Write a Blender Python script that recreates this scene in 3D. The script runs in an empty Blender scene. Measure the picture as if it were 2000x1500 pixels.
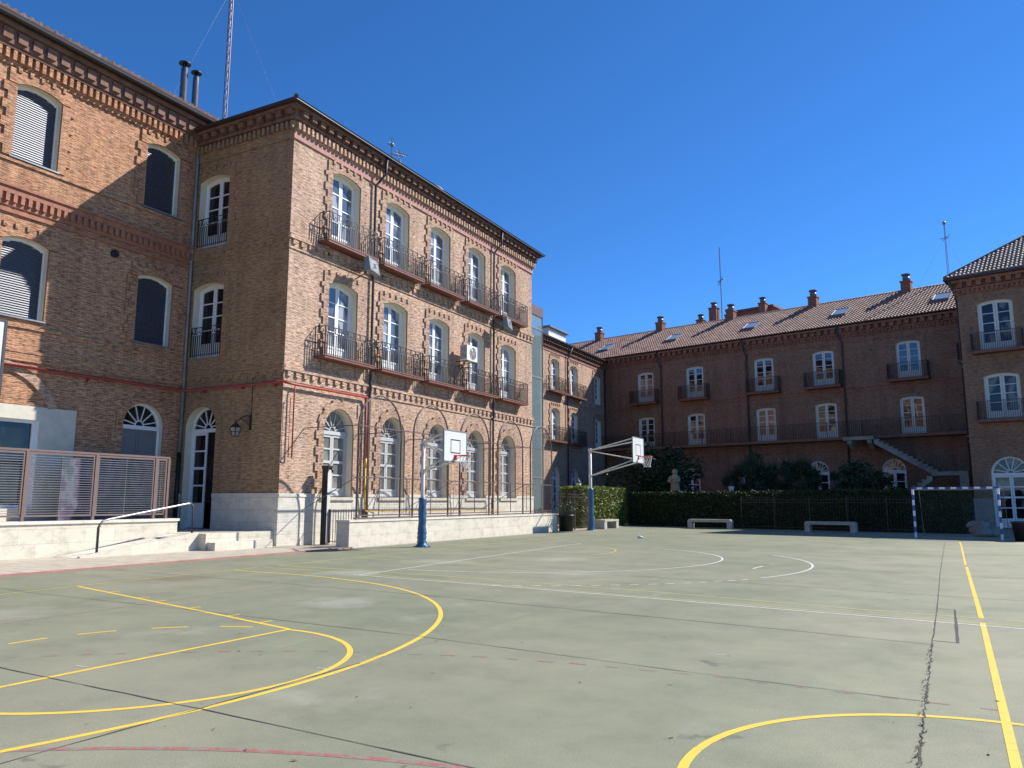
import bpy, math, random
from mathutils import Vector, Matrix, noise
R = math.radians
S = bpy.context.scene
rnd = random.Random(7)

# ------------------------------------------------------------------ camera, sky, sun, exposure
cd = bpy.data.cameras.new('camera'); cam = bpy.data.objects.new('camera', cd); S.collection.objects.link(cam)
cd.sensor_width = 36.0; cd.lens = 36.0 * 1520 / 2000; cd.clip_start = 0.1; cd.clip_end = 3000
YAW, PIT = R(27.88), R(8.59)
cam.location = (0, 0, 1.55)
cam.rotation_euler = (R(90) + PIT, 0, YAW)
S.camera = cam
SUN_AZ, SUN_EL = R(41.8), R(39.6)
w = bpy.data.worlds.new('World'); S.world = w; w.use_nodes = True
nt = w.node_tree; bg = nt.nodes['Background']
sky = nt.nodes.new('ShaderNodeTexSky'); sky.sky_type = 'NISHITA'; sky.sun_disc = False
sky.sun_elevation = SUN_EL; sky.sun_rotation = SUN_AZ; sky.altitude = 2500; sky.air_density = 0.95; sky.dust_density = 0.0; sky.ozone_density = 10.0
hs = nt.nodes.new('ShaderNodeHueSaturation'); hs.inputs['Saturation'].default_value = 1.10; nt.links.new(sky.outputs[0], hs.inputs['Color'])
nt.links.new(hs.outputs[0], bg.inputs[0]); bg.inputs[1].default_value = 0.13
ld = bpy.data.lights.new('sun', 'SUN'); ld.energy = 4.9; ld.angle = R(0.5); ld.color = (1.0, 0.98, 0.95)
sun = bpy.data.objects.new('sun', ld); S.collection.objects.link(sun)
sd = Vector((math.sin(SUN_AZ) * math.cos(SUN_EL), math.cos(SUN_AZ) * math.cos(SUN_EL), math.sin(SUN_EL)))
sun.rotation_euler = sd.to_track_quat('Z', 'Y').to_euler(); sun.location = sd * 80
S.view_settings.view_transform = 'Standard'; S.view_settings.look = 'None'
S.view_settings.exposure = 0.6; S.view_settings.gamma = 1.0

# ------------------------------------------------------------------ materials
def newmat(name):
    m = bpy.data.materials.new(name); m.use_nodes = True
    n = m.node_tree.nodes; l = m.node_tree.links
    return m, n, l, n['Principled BSDF']
def ramp(n, stops):
    r = n.new('ShaderNodeValToRGB'); e = r.color_ramp.elements
    e[0].position, e[0].color = stops[0][0], (*stops[0][1], 1)
    e[1].position, e[1].color = stops[1][0], (*stops[1][1], 1)
    for p, c in stops[2:]:
        k = e.new(p); k.color = (*c, 1)
    return r
def mixc(n, l, mode, fac, a, b):
    x = n.new('ShaderNodeMix'); x.data_type = 'RGBA'; x.blend_type = mode
    for s, v in ((0, fac), (6, a), (7, b)):
        if hasattr(v, 'links'): l.new(v, x.inputs[s])
        elif s == 0: x.inputs[0].default_value = v
        else: x.inputs[s].default_value = (*v, 1)
    return x.outputs[2]
def tnoise(n, l, vec, scale, detail=4, rough=.6, sx=None):
    if sx:
        mp = n.new('ShaderNodeMapping'); mp.inputs['Scale'].default_value = sx; l.new(vec, mp.inputs[0]); vec = mp.outputs[0]
    t = n.new('ShaderNodeTexNoise'); t.inputs['Scale'].default_value = scale; t.inputs['Detail'].default_value = detail
    t.inputs['Roughness'].default_value = rough; l.new(vec, t.inputs['Vector']); return t.outputs['Fac']
def bump(n, l, p, h, strength, dist=.02):
    b = n.new('ShaderNodeBump'); b.inputs['Strength'].default_value = strength; b.inputs['Distance'].default_value = dist
    l.new(h, b.inputs['Height']); l.new(b.outputs[0], p.inputs['Normal'])
def mat(name, col, rough=.7, metal=0., spec=.5, var=.15, vs=3., bs=0., bscale=30.):
    m, n, l, p = newmat(name)
    tc = n.new('ShaderNodeTexCoord'); v = tc.outputs['Object']
    f = tnoise(n, l, v, vs, 5)
    r = ramp(n, [(.3, tuple(c * (1 - var) for c in col)), (.7, tuple(min(1, c * (1 + var)) for c in col))])
    l.new(f, r.inputs[0]); l.new(r.outputs[0], p.inputs['Base Color'])
    p.inputs['Roughness'].default_value = rough; p.inputs['Metallic'].default_value = metal; p.inputs['Specular IOR Level'].default_value = spec
    if bs: bump(n, l, p, tnoise(n, l, v, bscale, 4), bs)
    return m
def brick(name, c1, c2, mortar, w=.26, h=.06, ms=.013, dirt=.6, con=.9):
    m, n, l, p = newmat(name)
    uv = n.new('ShaderNodeUVMap').outputs[0]
    b = n.new('ShaderNodeTexBrick'); b.inputs['Scale'].default_value = 1; b.inputs['Brick Width'].default_value = w
    b.inputs['Row Height'].default_value = h; b.inputs['Mortar Size'].default_value = ms; b.inputs['Mortar Smooth'].default_value = .3
    b.inputs['Bias'].default_value = -.1; b.offset = .5
    dn = n.new('ShaderNodeTexNoise'); dn.inputs['Scale'].default_value = 2.5; dn.inputs['Detail'].default_value = 3; l.new(uv, dn.inputs['Vector'])
    ad = n.new('ShaderNodeVectorMath'); ad.operation = 'MULTIPLY_ADD'; ad.inputs[1].default_value = (.02, .009, 0); l.new(dn.outputs['Color'], ad.inputs[0]); l.new(uv, ad.inputs[2])
    l.new(ad.outputs[0], b.inputs['Vector'])
    b.inputs['Color1'].default_value = (*c1, 1); b.inputs['Color2'].default_value = (*c2, 1); b.inputs['Mortar'].default_value = (*mortar, 1)
    # single bricks lighter / darker: noise stretched along the course
    f = tnoise(n, l, uv, 1., 3, .7, (3.8, 17.8, 1)); r = ramp(n, [(.36, (.40, .36, .34)), (.5, (1, 1, 1)), (.64, (1.5, 1.44, 1.38))]); l.new(f, r.inputs[0])
    c = mixc(n, l, 'MULTIPLY', con, b.outputs['Color'], r.outputs[0])
    f2 = tnoise(n, l, uv, .45, 5, .65, (1, 2.2, 1)); r2 = ramp(n, [(.3, (.72, .68, .66)), (.5, (1, 1, 1)), (.72, (1.18, 1.14, 1.08))]); l.new(f2, r2.inputs[0])
    c = mixc(n, l, 'MULTIPLY', dirt, c, r2.outputs[0])
    # rain streaks running down the wall
    f5 = tnoise(n, l, uv, 1., 5, .65, (1.7, .14, 1)); r5 = ramp(n, [(.36, (.74, .71, .69)), (.52, (1, 1, 1)), (.7, (1.10, 1.09, 1.07))]); l.new(f5, r5.inputs[0])
    c = mixc(n, l, 'MULTIPLY', dirt, c, r5.outputs[0])
    # cool grey weathered patches
    f3 = tnoise(n, l, uv, 1.3, 4, .7); r3 = ramp(n, [(.56, (0, 0, 0)), (.75, (.45, .45, .45))]); l.new(f3, r3.inputs[0])
    c = mixc(n, l, 'MIX', r3.outputs[0], c, tuple(.5 * a + .5 * q for a, q in zip(mortar, c2)))
    l.new(c, p.inputs['Base Color']); p.inputs['Roughness'].default_value = .9; p.inputs['Specular IOR Level'].default_value = .25
    f4 = tnoise(n, l, uv, 1., 4, .7, (9, 30, 1))
    ma = n.new('ShaderNodeMath'); ma.operation = 'MULTIPLY_ADD'; ma.inputs[1].default_value = -.9; l.new(b.outputs['Fac'], ma.inputs[0]); l.new(f4, ma.inputs[2])
    bump(n, l, p, ma.outputs[0], .7, .025)
    return m
M = {}
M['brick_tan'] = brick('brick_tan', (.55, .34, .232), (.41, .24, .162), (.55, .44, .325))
M['brick_tan_shaded'] = brick('brick_tan_shaded', (.40, .24, .128), (.30, .175, .09), (.37, .27, .165), con=.6)  # same brick as the sunlit face, darkened for the shaded side wall
M['brick_red'] = brick('brick_red', (.49, .22, .11), (.34, .135, .066), (.47, .33, .215))
M['brick_trim'] = brick('brick_trim', (.48, .275, .18), (.38, .205, .135), (.46, .35, .255), .09, .056)
M['brick_pink'] = mat('brick_pink', (.42, .22, .17), .9, var=.25, vs=6, bs=.3)
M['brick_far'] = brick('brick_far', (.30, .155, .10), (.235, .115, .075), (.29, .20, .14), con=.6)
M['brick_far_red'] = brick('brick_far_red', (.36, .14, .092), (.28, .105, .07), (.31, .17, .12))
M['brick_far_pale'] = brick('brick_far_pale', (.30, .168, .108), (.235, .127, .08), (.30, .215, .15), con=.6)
M['red_trim'] = mat('red_trim', (.33, .14, .082), .85, var=.25, vs=5, bs=.3)
M['corn_dark'] = mat('corn_dark', (.20, .105, .07), .9, var=.35, vs=3, bs=.4)  # stained cornice brown, with the eave shadow darkened into it
M['plaster'] = mat('plaster', (.70, .635, .49), .85, var=.08, vs=2)
M['white'] = mat('white_paint', (.78, .78, .76), .5, var=.04)
M['greydoor'] = mat('grey_door_paint', (.17, .18, .185), .5, var=.06)
M['stucco'] = mat('stucco', (.58, .53, .42), .9, var=.10, vs=2.5, bs=.15)
M['iron'] = mat('iron', (.026, .019, .017), .5, var=.15)
M['brown_metal'] = mat('brown_metal', (.13, .085, .075), .5, var=.12)
M['fence_brown'] = mat('fence_brown', (.16, .108, .09), .5, var=.10)
M['balcony_red'] = mat('balcony_red', (.19, .07, .048), .6, var=.2, vs=4)
M['slat'] = mat('slat_metal', (.24, .215, .20), .35, .5)
M['mast'] = mat('mast_grey', (.16, .10, .09), .5, .2)
M['white_shaded'] = mat('white_paint_shaded', (.50, .50, .48), .5, var=.05)  # white frames greyed for the shade inside the ground-floor reveals
M['skyglass'] = mat('skylight_glass', (.30, .34, .38), .08, 0, .8)  # pale base colour carries the reflected sky
M['liftcore'] = mat('lift_core', (.66, .78, .77), .5, var=.1)
M['board'] = mat('board_white', (.62, .62, .60), .55, var=.05)
M['lantern_glass'] = mat('lantern_glass', (.33, .33, .31), .2)
M['farwhite'] = mat('white_paint_far_shade', (.60, .59, .55), .55, var=.06)  # window white greyed down for frames on the shaded wings
M['black'] = mat('black_plastic', (.012, .013, .015), .45, var=.1)
M['zinc'] = mat('zinc', (.22, .23, .235), .5, .3, var=.2, vs=2)
M['pipe_dark'] = mat('pipe_dark', (.045, .035, .033), .5, var=.15)
M['redpipe'] = mat('red_pipe', (.33, .045, .03), .5, var=.15)
M['steel'] = mat('steel', (.40, .40, .39), .42, .8, var=.1)
M['flue'] = mat('flue_steel', (.30, .30, .30), .28, .9, var=.15)
M['hoop_paint'] = mat('hoop_paint', (.62, .60, .55), .5, var=.12, vs=4)
M['rim'] = mat('rim_orange', (.62, .07, .03), .5, var=.1)
M['net'] = mat('net_cord', (.66, .64, .6), .8)
M['net_green'] = mat('net_green', (.05, .07, .055), .8)
M['blue_pad'] = mat('blue_tarp', (.03, .10, .19), .38, var=.2, vs=5, bs=.25, bscale=9)
M['goal_blue'] = mat('goal_blue', (.035, .075, .30), .45)
M['goal_white'] = mat('goal_white', (.75, .75, .75), .5)
M['stone_bench'] = mat('bench_stone', (.40, .36, .30), .9, var=.2, vs=4, bs=.3)
M['grey_stone'] = mat('grey_stone', (.26, .235, .205), .9, var=.25, vs=2, bs=.3)
M['statue'] = mat('statue_stone', (.32, .265, .165), .9, var=.25, vs=5, bs=.3)
M['floodgrey'] = mat('flood_grey', (.22, .26, .25), .45, .2)
M['curtain'] = mat('lamp_glass', (.70, .69, .64), .4)
M['ac'] = mat('ac_white', (.72, .70, .64), .5, var=.05)
M['bark'] = mat('bark', (.10, .07, .05), .9, var=.3)
M['weed'] = mat('weed', (.20, .15, .075), .9, var=.4, vs=20)
M['gas_yellow'] = mat('gas_yellow', (.72, .42, .03), .5)
def leafmat(name, a, b):
    m, n, l, p = newmat(name)
    tc = n.new('ShaderNodeTexCoord'); f = tnoise(n, l, tc.outputs['Object'], 2.2, 6, .75)
    r = ramp(n, [(.3, a), (.7, b)]); l.new(f, r.inputs[0]); l.new(r.outputs[0], p.inputs['Base Color'])
    p.inputs['Roughness'].default_value = .6; p.inputs['Specular IOR Level'].default_value = .25
    return m
M['leaf_hedge_lit'] = leafmat('leaf_hedge_lit', (.10, .15, .022), (.26, .29, .06))  # hedge leaf, sunlight brightened into its colour
M['leaf_hedge_shaded'] = leafmat('leaf_hedge_shaded', (.02, .033, .009), (.06, .085, .024))  # same hedge plant, shade darkened into the leaf colour
M['leaf_dark'] = leafmat('leaf_dark', (.018, .034, .018), (.05, .075, .035))
M['leaf_pale'] = leafmat('leaf_pale', (.05, .075, .045), (.11, .13, .085))
M['hedge_core'] = mat('hedge_core', (.012, .016, .008), .95)
def glass(name, dark, pale, amt, ior):
    m, n, l, p = newmat(name)
    oi = n.new('ShaderNodeObjectInfo'); tc = n.new('ShaderNodeTexCoord')
    ad = n.new('ShaderNodeVectorMath'); ad.operation = 'MULTIPLY_ADD'; ad.inputs[1].default_value = (37, 19, 11)
    cb = n.new('ShaderNodeCombineXYZ')
    for i in range(3): l.new(oi.outputs['Random'], cb.inputs[i])
    l.new(cb.outputs[0], ad.inputs[0]); l.new(tc.outputs['Object'], ad.inputs[2])
    f = tnoise(n, l, ad.outputs[0], .9, 2, .5, (1.5, 1, .8))
    r = ramp(n, [(amt, dark), (amt + .06, pale)]); l.new(f, r.inputs[0]); l.new(r.outputs[0], p.inputs['Base Color'])
    p.inputs['Roughness'].default_value = .025; p.inputs['IOR'].default_value = ior
    # panes of old glass are never quite flat
    bump(n, l, p, tnoise(n, l, ad.outputs[0], 1.6, 1), .08, .05)
    return m
M['glass_c'] = glass('glass_sunny', (.09, .115, .15), (.36, .38, .40), .50, 2.0)
M['glass_g'] = glass('glass_ground', (.16, .16, .145), (.24, .235, .21), .5, 1.6)
M['glass_d'] = glass('glass_shade', (.012, .014, .016), (.16, .15, .135), .60, 1.9)
M['glass_e'] = glass('glass_corner', (.012, .014, .016), (.15, .14, .12), .55, 1.45)
M['glass_dark'] = glass('glass_dark', (.008, .009, .01), (.02, .021, .022), .5, 1.5)
def blindmat():
    m, n, l, p = newmat('roller_slats')
    p.inputs['Base Color'].default_value = (.035, .042, .062, 1); p.inputs['Metallic'].default_value = .0
    p.inputs['Roughness'].default_value = .50; p.inputs['IOR'].default_value = 1.9
    return m
M['blind'] = blindmat()
def stone_blocks(name, col, w=.9, h=.42, joint=(.42, .37, .29), ms=.006):
    m, n, l, p = newmat(name); uv = n.new('ShaderNodeUVMap').outputs[0]
    b = n.new('ShaderNodeTexBrick'); b.inputs['Scale'].default_value = 1; b.inputs['Brick Width'].default_value = w; b.inputs['Row Height'].default_value = h
    b.inputs['Mortar Size'].default_value = ms; b.inputs['Color1'].default_value = (*col, 1); b.inputs['Color2'].default_value = (*[c * .9 for c in col], 1); b.inputs['Mortar'].default_value = (*joint, 1)
    l.new(uv, b.inputs['Vector'])
    f = tnoise(n, l, uv, 2.2, 7, .7, (1, 1.6, 1)); r = ramp(n, [(.3, (.62, .58, .5)), (.5, (1, 1, 1)), (.75, (1.12, 1.1, 1.06))]); l.new(f, r.inputs[0])
    c = mixc(n, l, 'MULTIPLY', .7, b.outputs['Color'], r.outputs[0]); l.new(c, p.inputs['Base Color']); p.inputs['Roughness'].default_value = .85
    bump(n, l, p, tnoise(n, l, uv, 25, 4), .15)
    return m
M['stone'] = stone_blocks('plinth_stone', (.68, .63, .52))
M['stone_far'] = stone_blocks('plinth_grey', (.30, .28, .26), 1.2, .6, (.2, .19, .17))
M['travertine'] = stone_blocks('travertine', (.63, .57, .45), .95, .40)
M['paving'] = stone_blocks('paving_tiles', (.50, .43, .33), .9, .45, (.24, .19, .15), .014)
def tilemat(name, a, b, c):
    m, n, l, p = newmat(name); uv = n.new('ShaderNodeUVMap').outputs[0]
    mp = n.new('ShaderNodeMapping'); mp.inputs['Scale'].default_value = (1 / .23, 1 / .36, 1); l.new(uv, mp.inputs[0])
    v = n.new('ShaderNodeTexVoronoi'); v.inputs['Scale'].default_value = 1; v.inputs['Randomness'].default_value = .15; l.new(mp.outputs[0], v.inputs['Vector'])
    r = ramp(n, [(.1, a), (.55, b), (.95, c)]); sp = n.new('ShaderNodeSeparateColor'); l.new(v.outputs['Color'], sp.inputs[0]); l.new(sp.outputs[0], r.inputs[0])
    f = tnoise(n, l, uv, .8, 5, .7); r2 = ramp(n, [(.3, (.6, .58, .56)), (.65, (1.1, 1.1, 1.1))]); l.new(f, r2.inputs[0])
    l.new(mixc(n, l, 'MULTIPLY', .8, r.outputs[0], r2.outputs[0]), p.inputs['Base Color']); p.inputs['Roughness'].default_value = .75
    return m
M['tile'] = tilemat('roof_tiles', (.25, .125, .085), (.34, .19, .14), (.40, .26, .205))
M['tile_e'] = tilemat('roof_tiles_grey', (.28, .19, .145), (.36, .265, .21), (.44, .35, .29))
M['roofdark'] = mat('roof_dark', (.10, .06, .045), .9, var=.3)
PALE, DARK = (.36, .355, .275), (.11, .11, .09)
STAINS = [(-13.6, 11.2, 1.0, (.17, .14, .085), .6), (-11.3, 13.8, .9, PALE, .6), (-8.2, 9.8, .8, PALE, .5), (-8.9, 19.7, 1.0, PALE, .6), (-11.4, 17.5, 1.2, PALE, .5), (-6.9, 16.2, .9, PALE, .5), (-1.86, 7.9, .16, DARK, .7), (-1.55, 5.4, .13, DARK, .6), (-1.4, 5.45, .10, DARK, .6), (-2.7, 4.35, .14, DARK, .5), (-4.6, 5.0, .35, PALE, .4), (-11.5, 6.6, .8, PALE, .4), (-.35, 4.7, .4, PALE, .4), (-4.9, 3.1, .12, DARK, .6), (-6.2, 8.9, .5, PALE, .4)]
def courtmat():
    m, n, l, p = newmat('court_concrete'); tc = n.new('ShaderNodeTexCoord'); v = tc.outputs['Object']
    f = tnoise(n, l, v, .16, 6, .62, (1, 1, 1)); r = ramp(n, [(.36, (.212, .226, .155)), (.5, (.248, .25, .174)), (.64, (.282, .27, .194))]); l.new(f, r.inputs[0])
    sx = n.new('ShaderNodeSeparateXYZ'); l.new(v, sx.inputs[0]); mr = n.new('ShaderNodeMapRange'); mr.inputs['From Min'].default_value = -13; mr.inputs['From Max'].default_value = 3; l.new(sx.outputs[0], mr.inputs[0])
    rx = ramp(n, [(0, (.88, .88, .86)), (.6, (.96, .94, .91)), (1, (1.30, 1.24, 1.22))]); l.new(mr.outputs[0], rx.inputs[0]); base = mixc(n, l, 'MULTIPLY', 1., r.outputs[0], rx.outputs[0])  # greener left, greyer worn right, with sun glare also put into the colour
    # fine aggregate
    g = tnoise(n, l, v, 110, 3, .8); rg = ramp(n, [(.34, (.5, .5, .5)), (.5, (1, 1, 1)), (.66, (1.45, 1.44, 1.38))]); l.new(g, rg.inputs[0])
    c = mixc(n, l, 'MULTIPLY', .75, base, rg.outputs[0])
    # scuffs dragged across the court
    s = tnoise(n, l, v, .9, 9, .74); rs = ramp(n, [(.34, (.80, .82, .81)), (.5, (1, 1, 1)), (.66, (1.14, 1.13, 1.08))]); l.new(s, rs.inputs[0])
    c = mixc(n, l, 'MULTIPLY', .85, c, rs.outputs[0])
    # pale worn patches and small dark spots
    k = tnoise(n, l, v, .65, 6, .7, (1.6, 1, 1)); rk = ramp(n, [(.60, (0, 0, 0)), (.74, (.7, .7, .7))]); l.new(k, rk.inputs[0])
    c = mixc(n, l, 'MIX', rk.outputs[0], c, (.32, .31, .235))
    d = tnoise(n, l, v, 3.1, 4, .6); rd = ramp(n, [(.72, (0, 0, 0)), (.78, (.55, .55, .55))]); l.new(d, rd.inputs[0])
    c = mixc(n, l, 'MIX', rd.outputs[0], c, (.12, .12, .10))
    # single stains and worn pale patches where the photograph shows them
    dv = n.new('ShaderNodeTexNoise'); dv.inputs['Scale'].default_value = 2.2; dv.inputs['Detail'].default_value = 5; l.new(v, dv.inputs['Vector'])
    wv = n.new('ShaderNodeVectorMath'); wv.operation = 'MULTIPLY_ADD'; wv.inputs[1].default_value = (1.5, 1.5, 0); wv.inputs[2].default_value = (-.75, -.75, 0); l.new(dv.outputs['Color'], wv.inputs[0])
    wa = n.new('ShaderNodeVectorMath'); wa.operation = 'ADD'; l.new(wv.outputs[0], wa.inputs[0]); l.new(v, wa.inputs[1])
    for x, y, rad, col, amt in STAINS:
        ds = n.new('ShaderNodeVectorMath'); ds.operation = 'DISTANCE'; ds.inputs[1].default_value = (x, y, 0); l.new(wa.outputs[0], ds.inputs[0])
        mp = n.new('ShaderNodeMapRange'); mp.inputs['From Min'].default_value = rad; mp.inputs['From Max'].default_value = rad * .25; mp.inputs['To Max'].default_value = amt; l.new(ds.outputs['Value'], mp.inputs[0])
        c = mixc(n, l, 'MIX', mp.outputs[0], c, col)
    l.new(c, p.inputs['Base Color']); p.inputs['Roughness'].default_value = .8; p.inputs['Specular IOR Level'].default_value = .15
    bump(n, l, p, g, .12, .004)
    return m
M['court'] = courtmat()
def paint(name, col, wear):
    # old road paint: the court shows through worn spots
    m, n, l, p = newmat(name); tc = n.new('ShaderNodeTexCoord'); v = tc.outputs['Object']
    f = tnoise(n, l, v, 11, 9, .85); r = ramp(n, [(wear - .06, (.235, .25, .20)), (wear + .08, col)]); l.new(f, r.inputs[0])
    l.new(r.outputs[0], p.inputs['Base Color']); p.inputs['Roughness'].default_value = .6
    return m
M['p_yellow'] = paint('paint_yellow', (.80, .53, .06), .385)
M['p_yellow_old'] = paint('paint_yellow_old', (.55, .47, .12), .41)
M['p_white'] = paint('paint_white', (.66, .64, .58), .42)
M['p_red'] = paint('paint_red', (.36, .11, .09), .47)
M['p_red_old'] = paint('paint_red_old', (.33, .10, .08), .50)
M['crack'] = mat('crack', (.07, .067, .056), .95, var=.4, vs=9)
M['joint_faint'] = mat('joint_faint', (.13, .135, .112), .95, var=.3, vs=6)
M['earth'] = mat('earth', (.17, .15, .115), .95, var=.3, vs=.4, bs=.3)
M['kerb'] = mat('kerb_red', (.36, .17, .135), .85, var=.2, vs=3)
def clearglass():
    m, n, l, p = newmat('tower_glass'); n.remove(p); out = n['Material Output']
    t = n.new('ShaderNodeBsdfTransparent'); t.inputs[0].default_value = (.84, .93, .92, 1)
    g = n.new('ShaderNodeBsdfGlossy'); g.inputs['Roughness'].default_value = .02; g.inputs[0].default_value = (.9, .95, .95, 1)
    # pale teal diffuse stands in for reflections and sky seen through the panes
    df = n.new('ShaderNodeBsdfDiffuse'); df.inputs[0].default_value = (.33, .43, .43, 1); m2 = n.new('ShaderNodeMixShader'); m2.inputs[0].default_value = .42; l.new(t.outputs[0], m2.inputs[1]); l.new(df.outputs[0], m2.inputs[2])
    fr = n.new('ShaderNodeFresnel'); fr.inputs[0].default_value = 1.9
    mx = n.new('ShaderNodeMixShader'); l.new(fr.outputs[0], mx.inputs[0]); l.new(m2.outputs[0], mx.inputs[1]); l.new(g.outputs[0], mx.inputs[2]); l.new(mx.outputs[0], out.inputs[0])
    return m
M['clear'] = clearglass()
def reflection_panel():  # coloured reflections behind the slats, painted onto an added panel
    m, n, l, p = newmat('reflection_colours'); tc = n.new('ShaderNodeTexCoord')
    f = tnoise(n, l, tc.outputs['Object'], 1.4, 3, .5)
    r = ramp(n, [(.3, (.02, .018, .03)), (.43, (.06, .042, .085)), (.5, (.12, .125, .16)), (.6, (.03, .055, .065))]); l.new(f, r.inputs[0]); l.new(r.outputs[0], p.inputs['Base Color'])
    return m
M['reflection_panel'] = reflection_panel()

# ------------------------------------------------------------------ mesh helpers
class MB:
    def __init__(s, xf=None): s.v = []; s.f = []; s.m = []; s.xf = xf or Matrix(); s.mats = []; s.cur = 0; s.smooth = set()
    def use(s, m):
        m = M[m] if isinstance(m, str) else m
        if m not in s.mats: s.mats.append(m)
        s.cur = s.mats.index(m); return s
    def pt(s, p): s.v.append(s.xf @ Vector(p)); return len(s.v) - 1
    def face(s, ids, smooth=False):
        if smooth: s.smooth.add(len(s.f))
        s.f.append(tuple(ids)); s.m.append(s.cur)
    def poly(s, pts): s.face([s.pt(p) for p in pts])
    def box(s, x0, x1, y0, y1, z0, z1):
        if x0 > x1: x0, x1 = x1, x0
        if y0 > y1: y0, y1 = y1, y0
        a = [s.pt(p) for p in ((x0, y0, z0), (x1, y0, z0), (x1, y1, z0), (x0, y1, z0), (x0, y0, z1), (x1, y0, z1), (x1, y1, z1), (x0, y1, z1))]
        for q in ((0, 3, 2, 1), (4, 5, 6, 7), (0, 1, 5, 4), (1, 2, 6, 5), (2, 3, 7, 6), (3, 0, 4, 7)): s.face([a[i] for i in q])
    def prism(s, prof, axis, a, b):
        # closed 2-D outline swept along an axis: 'x' outline (y,z), 'y' outline (x,z), 'z' outline (x,y)
        def P(q, t): return {'x': (t, q[0], q[1]), 'y': (q[0], t, q[1]), 'z': (q[0], q[1], t)}[axis]
        A = [s.pt(P(q, a)) for q in prof]; B = [s.pt(P(q, b)) for q in prof]; n = len(prof)
        for i in range(n): s.face((A[i], A[(i + 1) % n], B[(i + 1) % n], B[i]))
        s.face(A[::-1]); s.face(B)
    def tube(s, pts, r, n=5, closed=False, r1=None):
        pts = [Vector(p) for p in pts]; k = len(pts); rings = []
        up = None
        for i, p in enumerate(pts):
            d = (pts[(i + 1) % k] - pts[i - 1]) if closed else (pts[min(i + 1, k - 1)] - pts[max(i - 1, 0)])
            d.normalize()
            if up is None: up = Vector((0, 0, 1)) if abs(d.z) < .9 else Vector((1, 0, 0))
            a = d.cross(up)
            if a.length < 1e-4: a = d.cross(Vector((0, 1, .3)))
            a.normalize(); b = d.cross(a); up = -b if False else up
            rr = r if r1 is None else r + (r1 - r) * i / (k - 1)
            rings.append([s.pt(p + a * rr * math.cos(t) + b * rr * math.sin(t)) for t in [2 * math.pi * j / n + math.pi / n for j in range(n)]])
        m = k if closed else k - 1
        for i in range(m):
            A, B = rings[i], rings[(i + 1) % k]
            for j in range(n): s.face((A[j], B[j], B[(j + 1) % n], A[(j + 1) % n]), n > 5)
        if not closed: s.face(rings[0]); s.face(rings[-1][::-1])
    def bar(s, a, b, r): s.tube([a, b], r, 4)
    def lathe(s, prof, n=16, c=(0, 0), lump=0., seed=0):
        rings = []
        for r, z in prof:
            ring = []
            for j in range(n):
                t = 2 * math.pi * j / n; rr = r
                if lump: rr *= 1 + lump * noise.noise(Vector((math.cos(t) * 1.6 + seed, math.sin(t) * 1.6, z * 5)))
                ring.append(s.pt((c[0] + rr * math.cos(t), c[1] + rr * math.sin(t), z)))
            rings.append(ring)
        for A, B in zip(rings, rings[1:]):
            for j in range(n): s.face((A[j], A[(j + 1) % n], B[(j + 1) % n], B[j]), True)
        s.face(rings[0][::-1]); s.face(rings[-1])
    def blob(s, c, r, n=8, k=6, lump=.15, seed=0.):
        c = Vector(c); r = Vector(r) if hasattr(r, '__len__') else Vector((r, r, r)); rings = []
        for i in range(1, k):
            ph = math.pi * i / k; ring = []
            for j in range(n):
                t = 2 * math.pi * j / n; d = Vector((math.sin(ph) * math.cos(t), math.sin(ph) * math.sin(t), -math.cos(ph)))
                q = 1 + lump * noise.noise(d * 1.7 + Vector((seed, seed * .7, 0)))
                ring.append(s.pt(c + Vector((d.x * r.x, d.y * r.y, d.z * r.z)) * q))
            rings.append(ring)
        bo = s.pt(c - Vector((0, 0, r.z))); to = s.pt(c + Vector((0, 0, r.z)))
        for A, B in zip(rings, rings[1:]):
            for j in range(n): s.face((A[j], A[(j + 1) % n], B[(j + 1) % n], B[j]), True)
        for j in range(n): s.face((bo, rings[0][(j + 1) % n], rings[0][j]), True); s.face((to, rings[-1][j], rings[-1][(j + 1) % n]), True)
    def mesh(s, name):
        me = bpy.data.meshes.new(name); me.from_pydata([tuple(v) for v in s.v], [], s.f); me.validate()
        for m in s.mats: me.materials.append(m)
        if len(s.mats) > 1: me.polygons.foreach_set('material_index', s.m)
        if s.smooth:
            for i in s.smooth: me.polygons[i].use_smooth = True
        uv = me.uv_layers.new(name='UVMap').data; Z = Vector((0, 0, 1))
        for p in me.polygons:
            nn = p.normal; t = Z.cross(nn)
            if t.length < .05: t = Vector((1, 0, 0)); b = Vector((0, 1, 0))
            else: t.normalize(); b = nn.cross(t)
            for li in p.loop_indices:
                co = me.vertices[me.loops[li].vertex_index].co; uv[li].uv = (co.dot(t), co.dot(b))
        return me
COL = S.collection
def link(name, me, parent=None, loc=(0, 0, 0), rz=0.):
    o = bpy.data.objects.new(name, me); COL.objects.link(o)
    if parent: o.parent = parent
    o.location = loc; o.rotation_euler = (0, 0, rz); return o
def thing(name, label, cat, loc=(0, 0, 0), rz=0., group=None):
    o = link(name, None, None, loc, rz); o['label'] = label; o['category'] = cat
    if group: o['group'] = group
    return o
def tag(o, label, cat, group=None):
    o['label'] = label; o['category'] = cat
    if group: o['group'] = group
    return o
def struct(name, me):
    o = link(name, me); o['kind'] = 'structure'; return o
def copy_tree(o, parent=None):
    c = o.copy(); COL.objects.link(c); c.parent = parent
    for ch in o.children: copy_tree(ch, c)
    return c
def arcz(x, a, rise, spring):
    if rise <= 0: return spring
    Rr = (a * a + rise * rise) / (2 * rise)
    return spring + math.sqrt(max(0, Rr * Rr - x * x)) - (Rr - rise)
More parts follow.
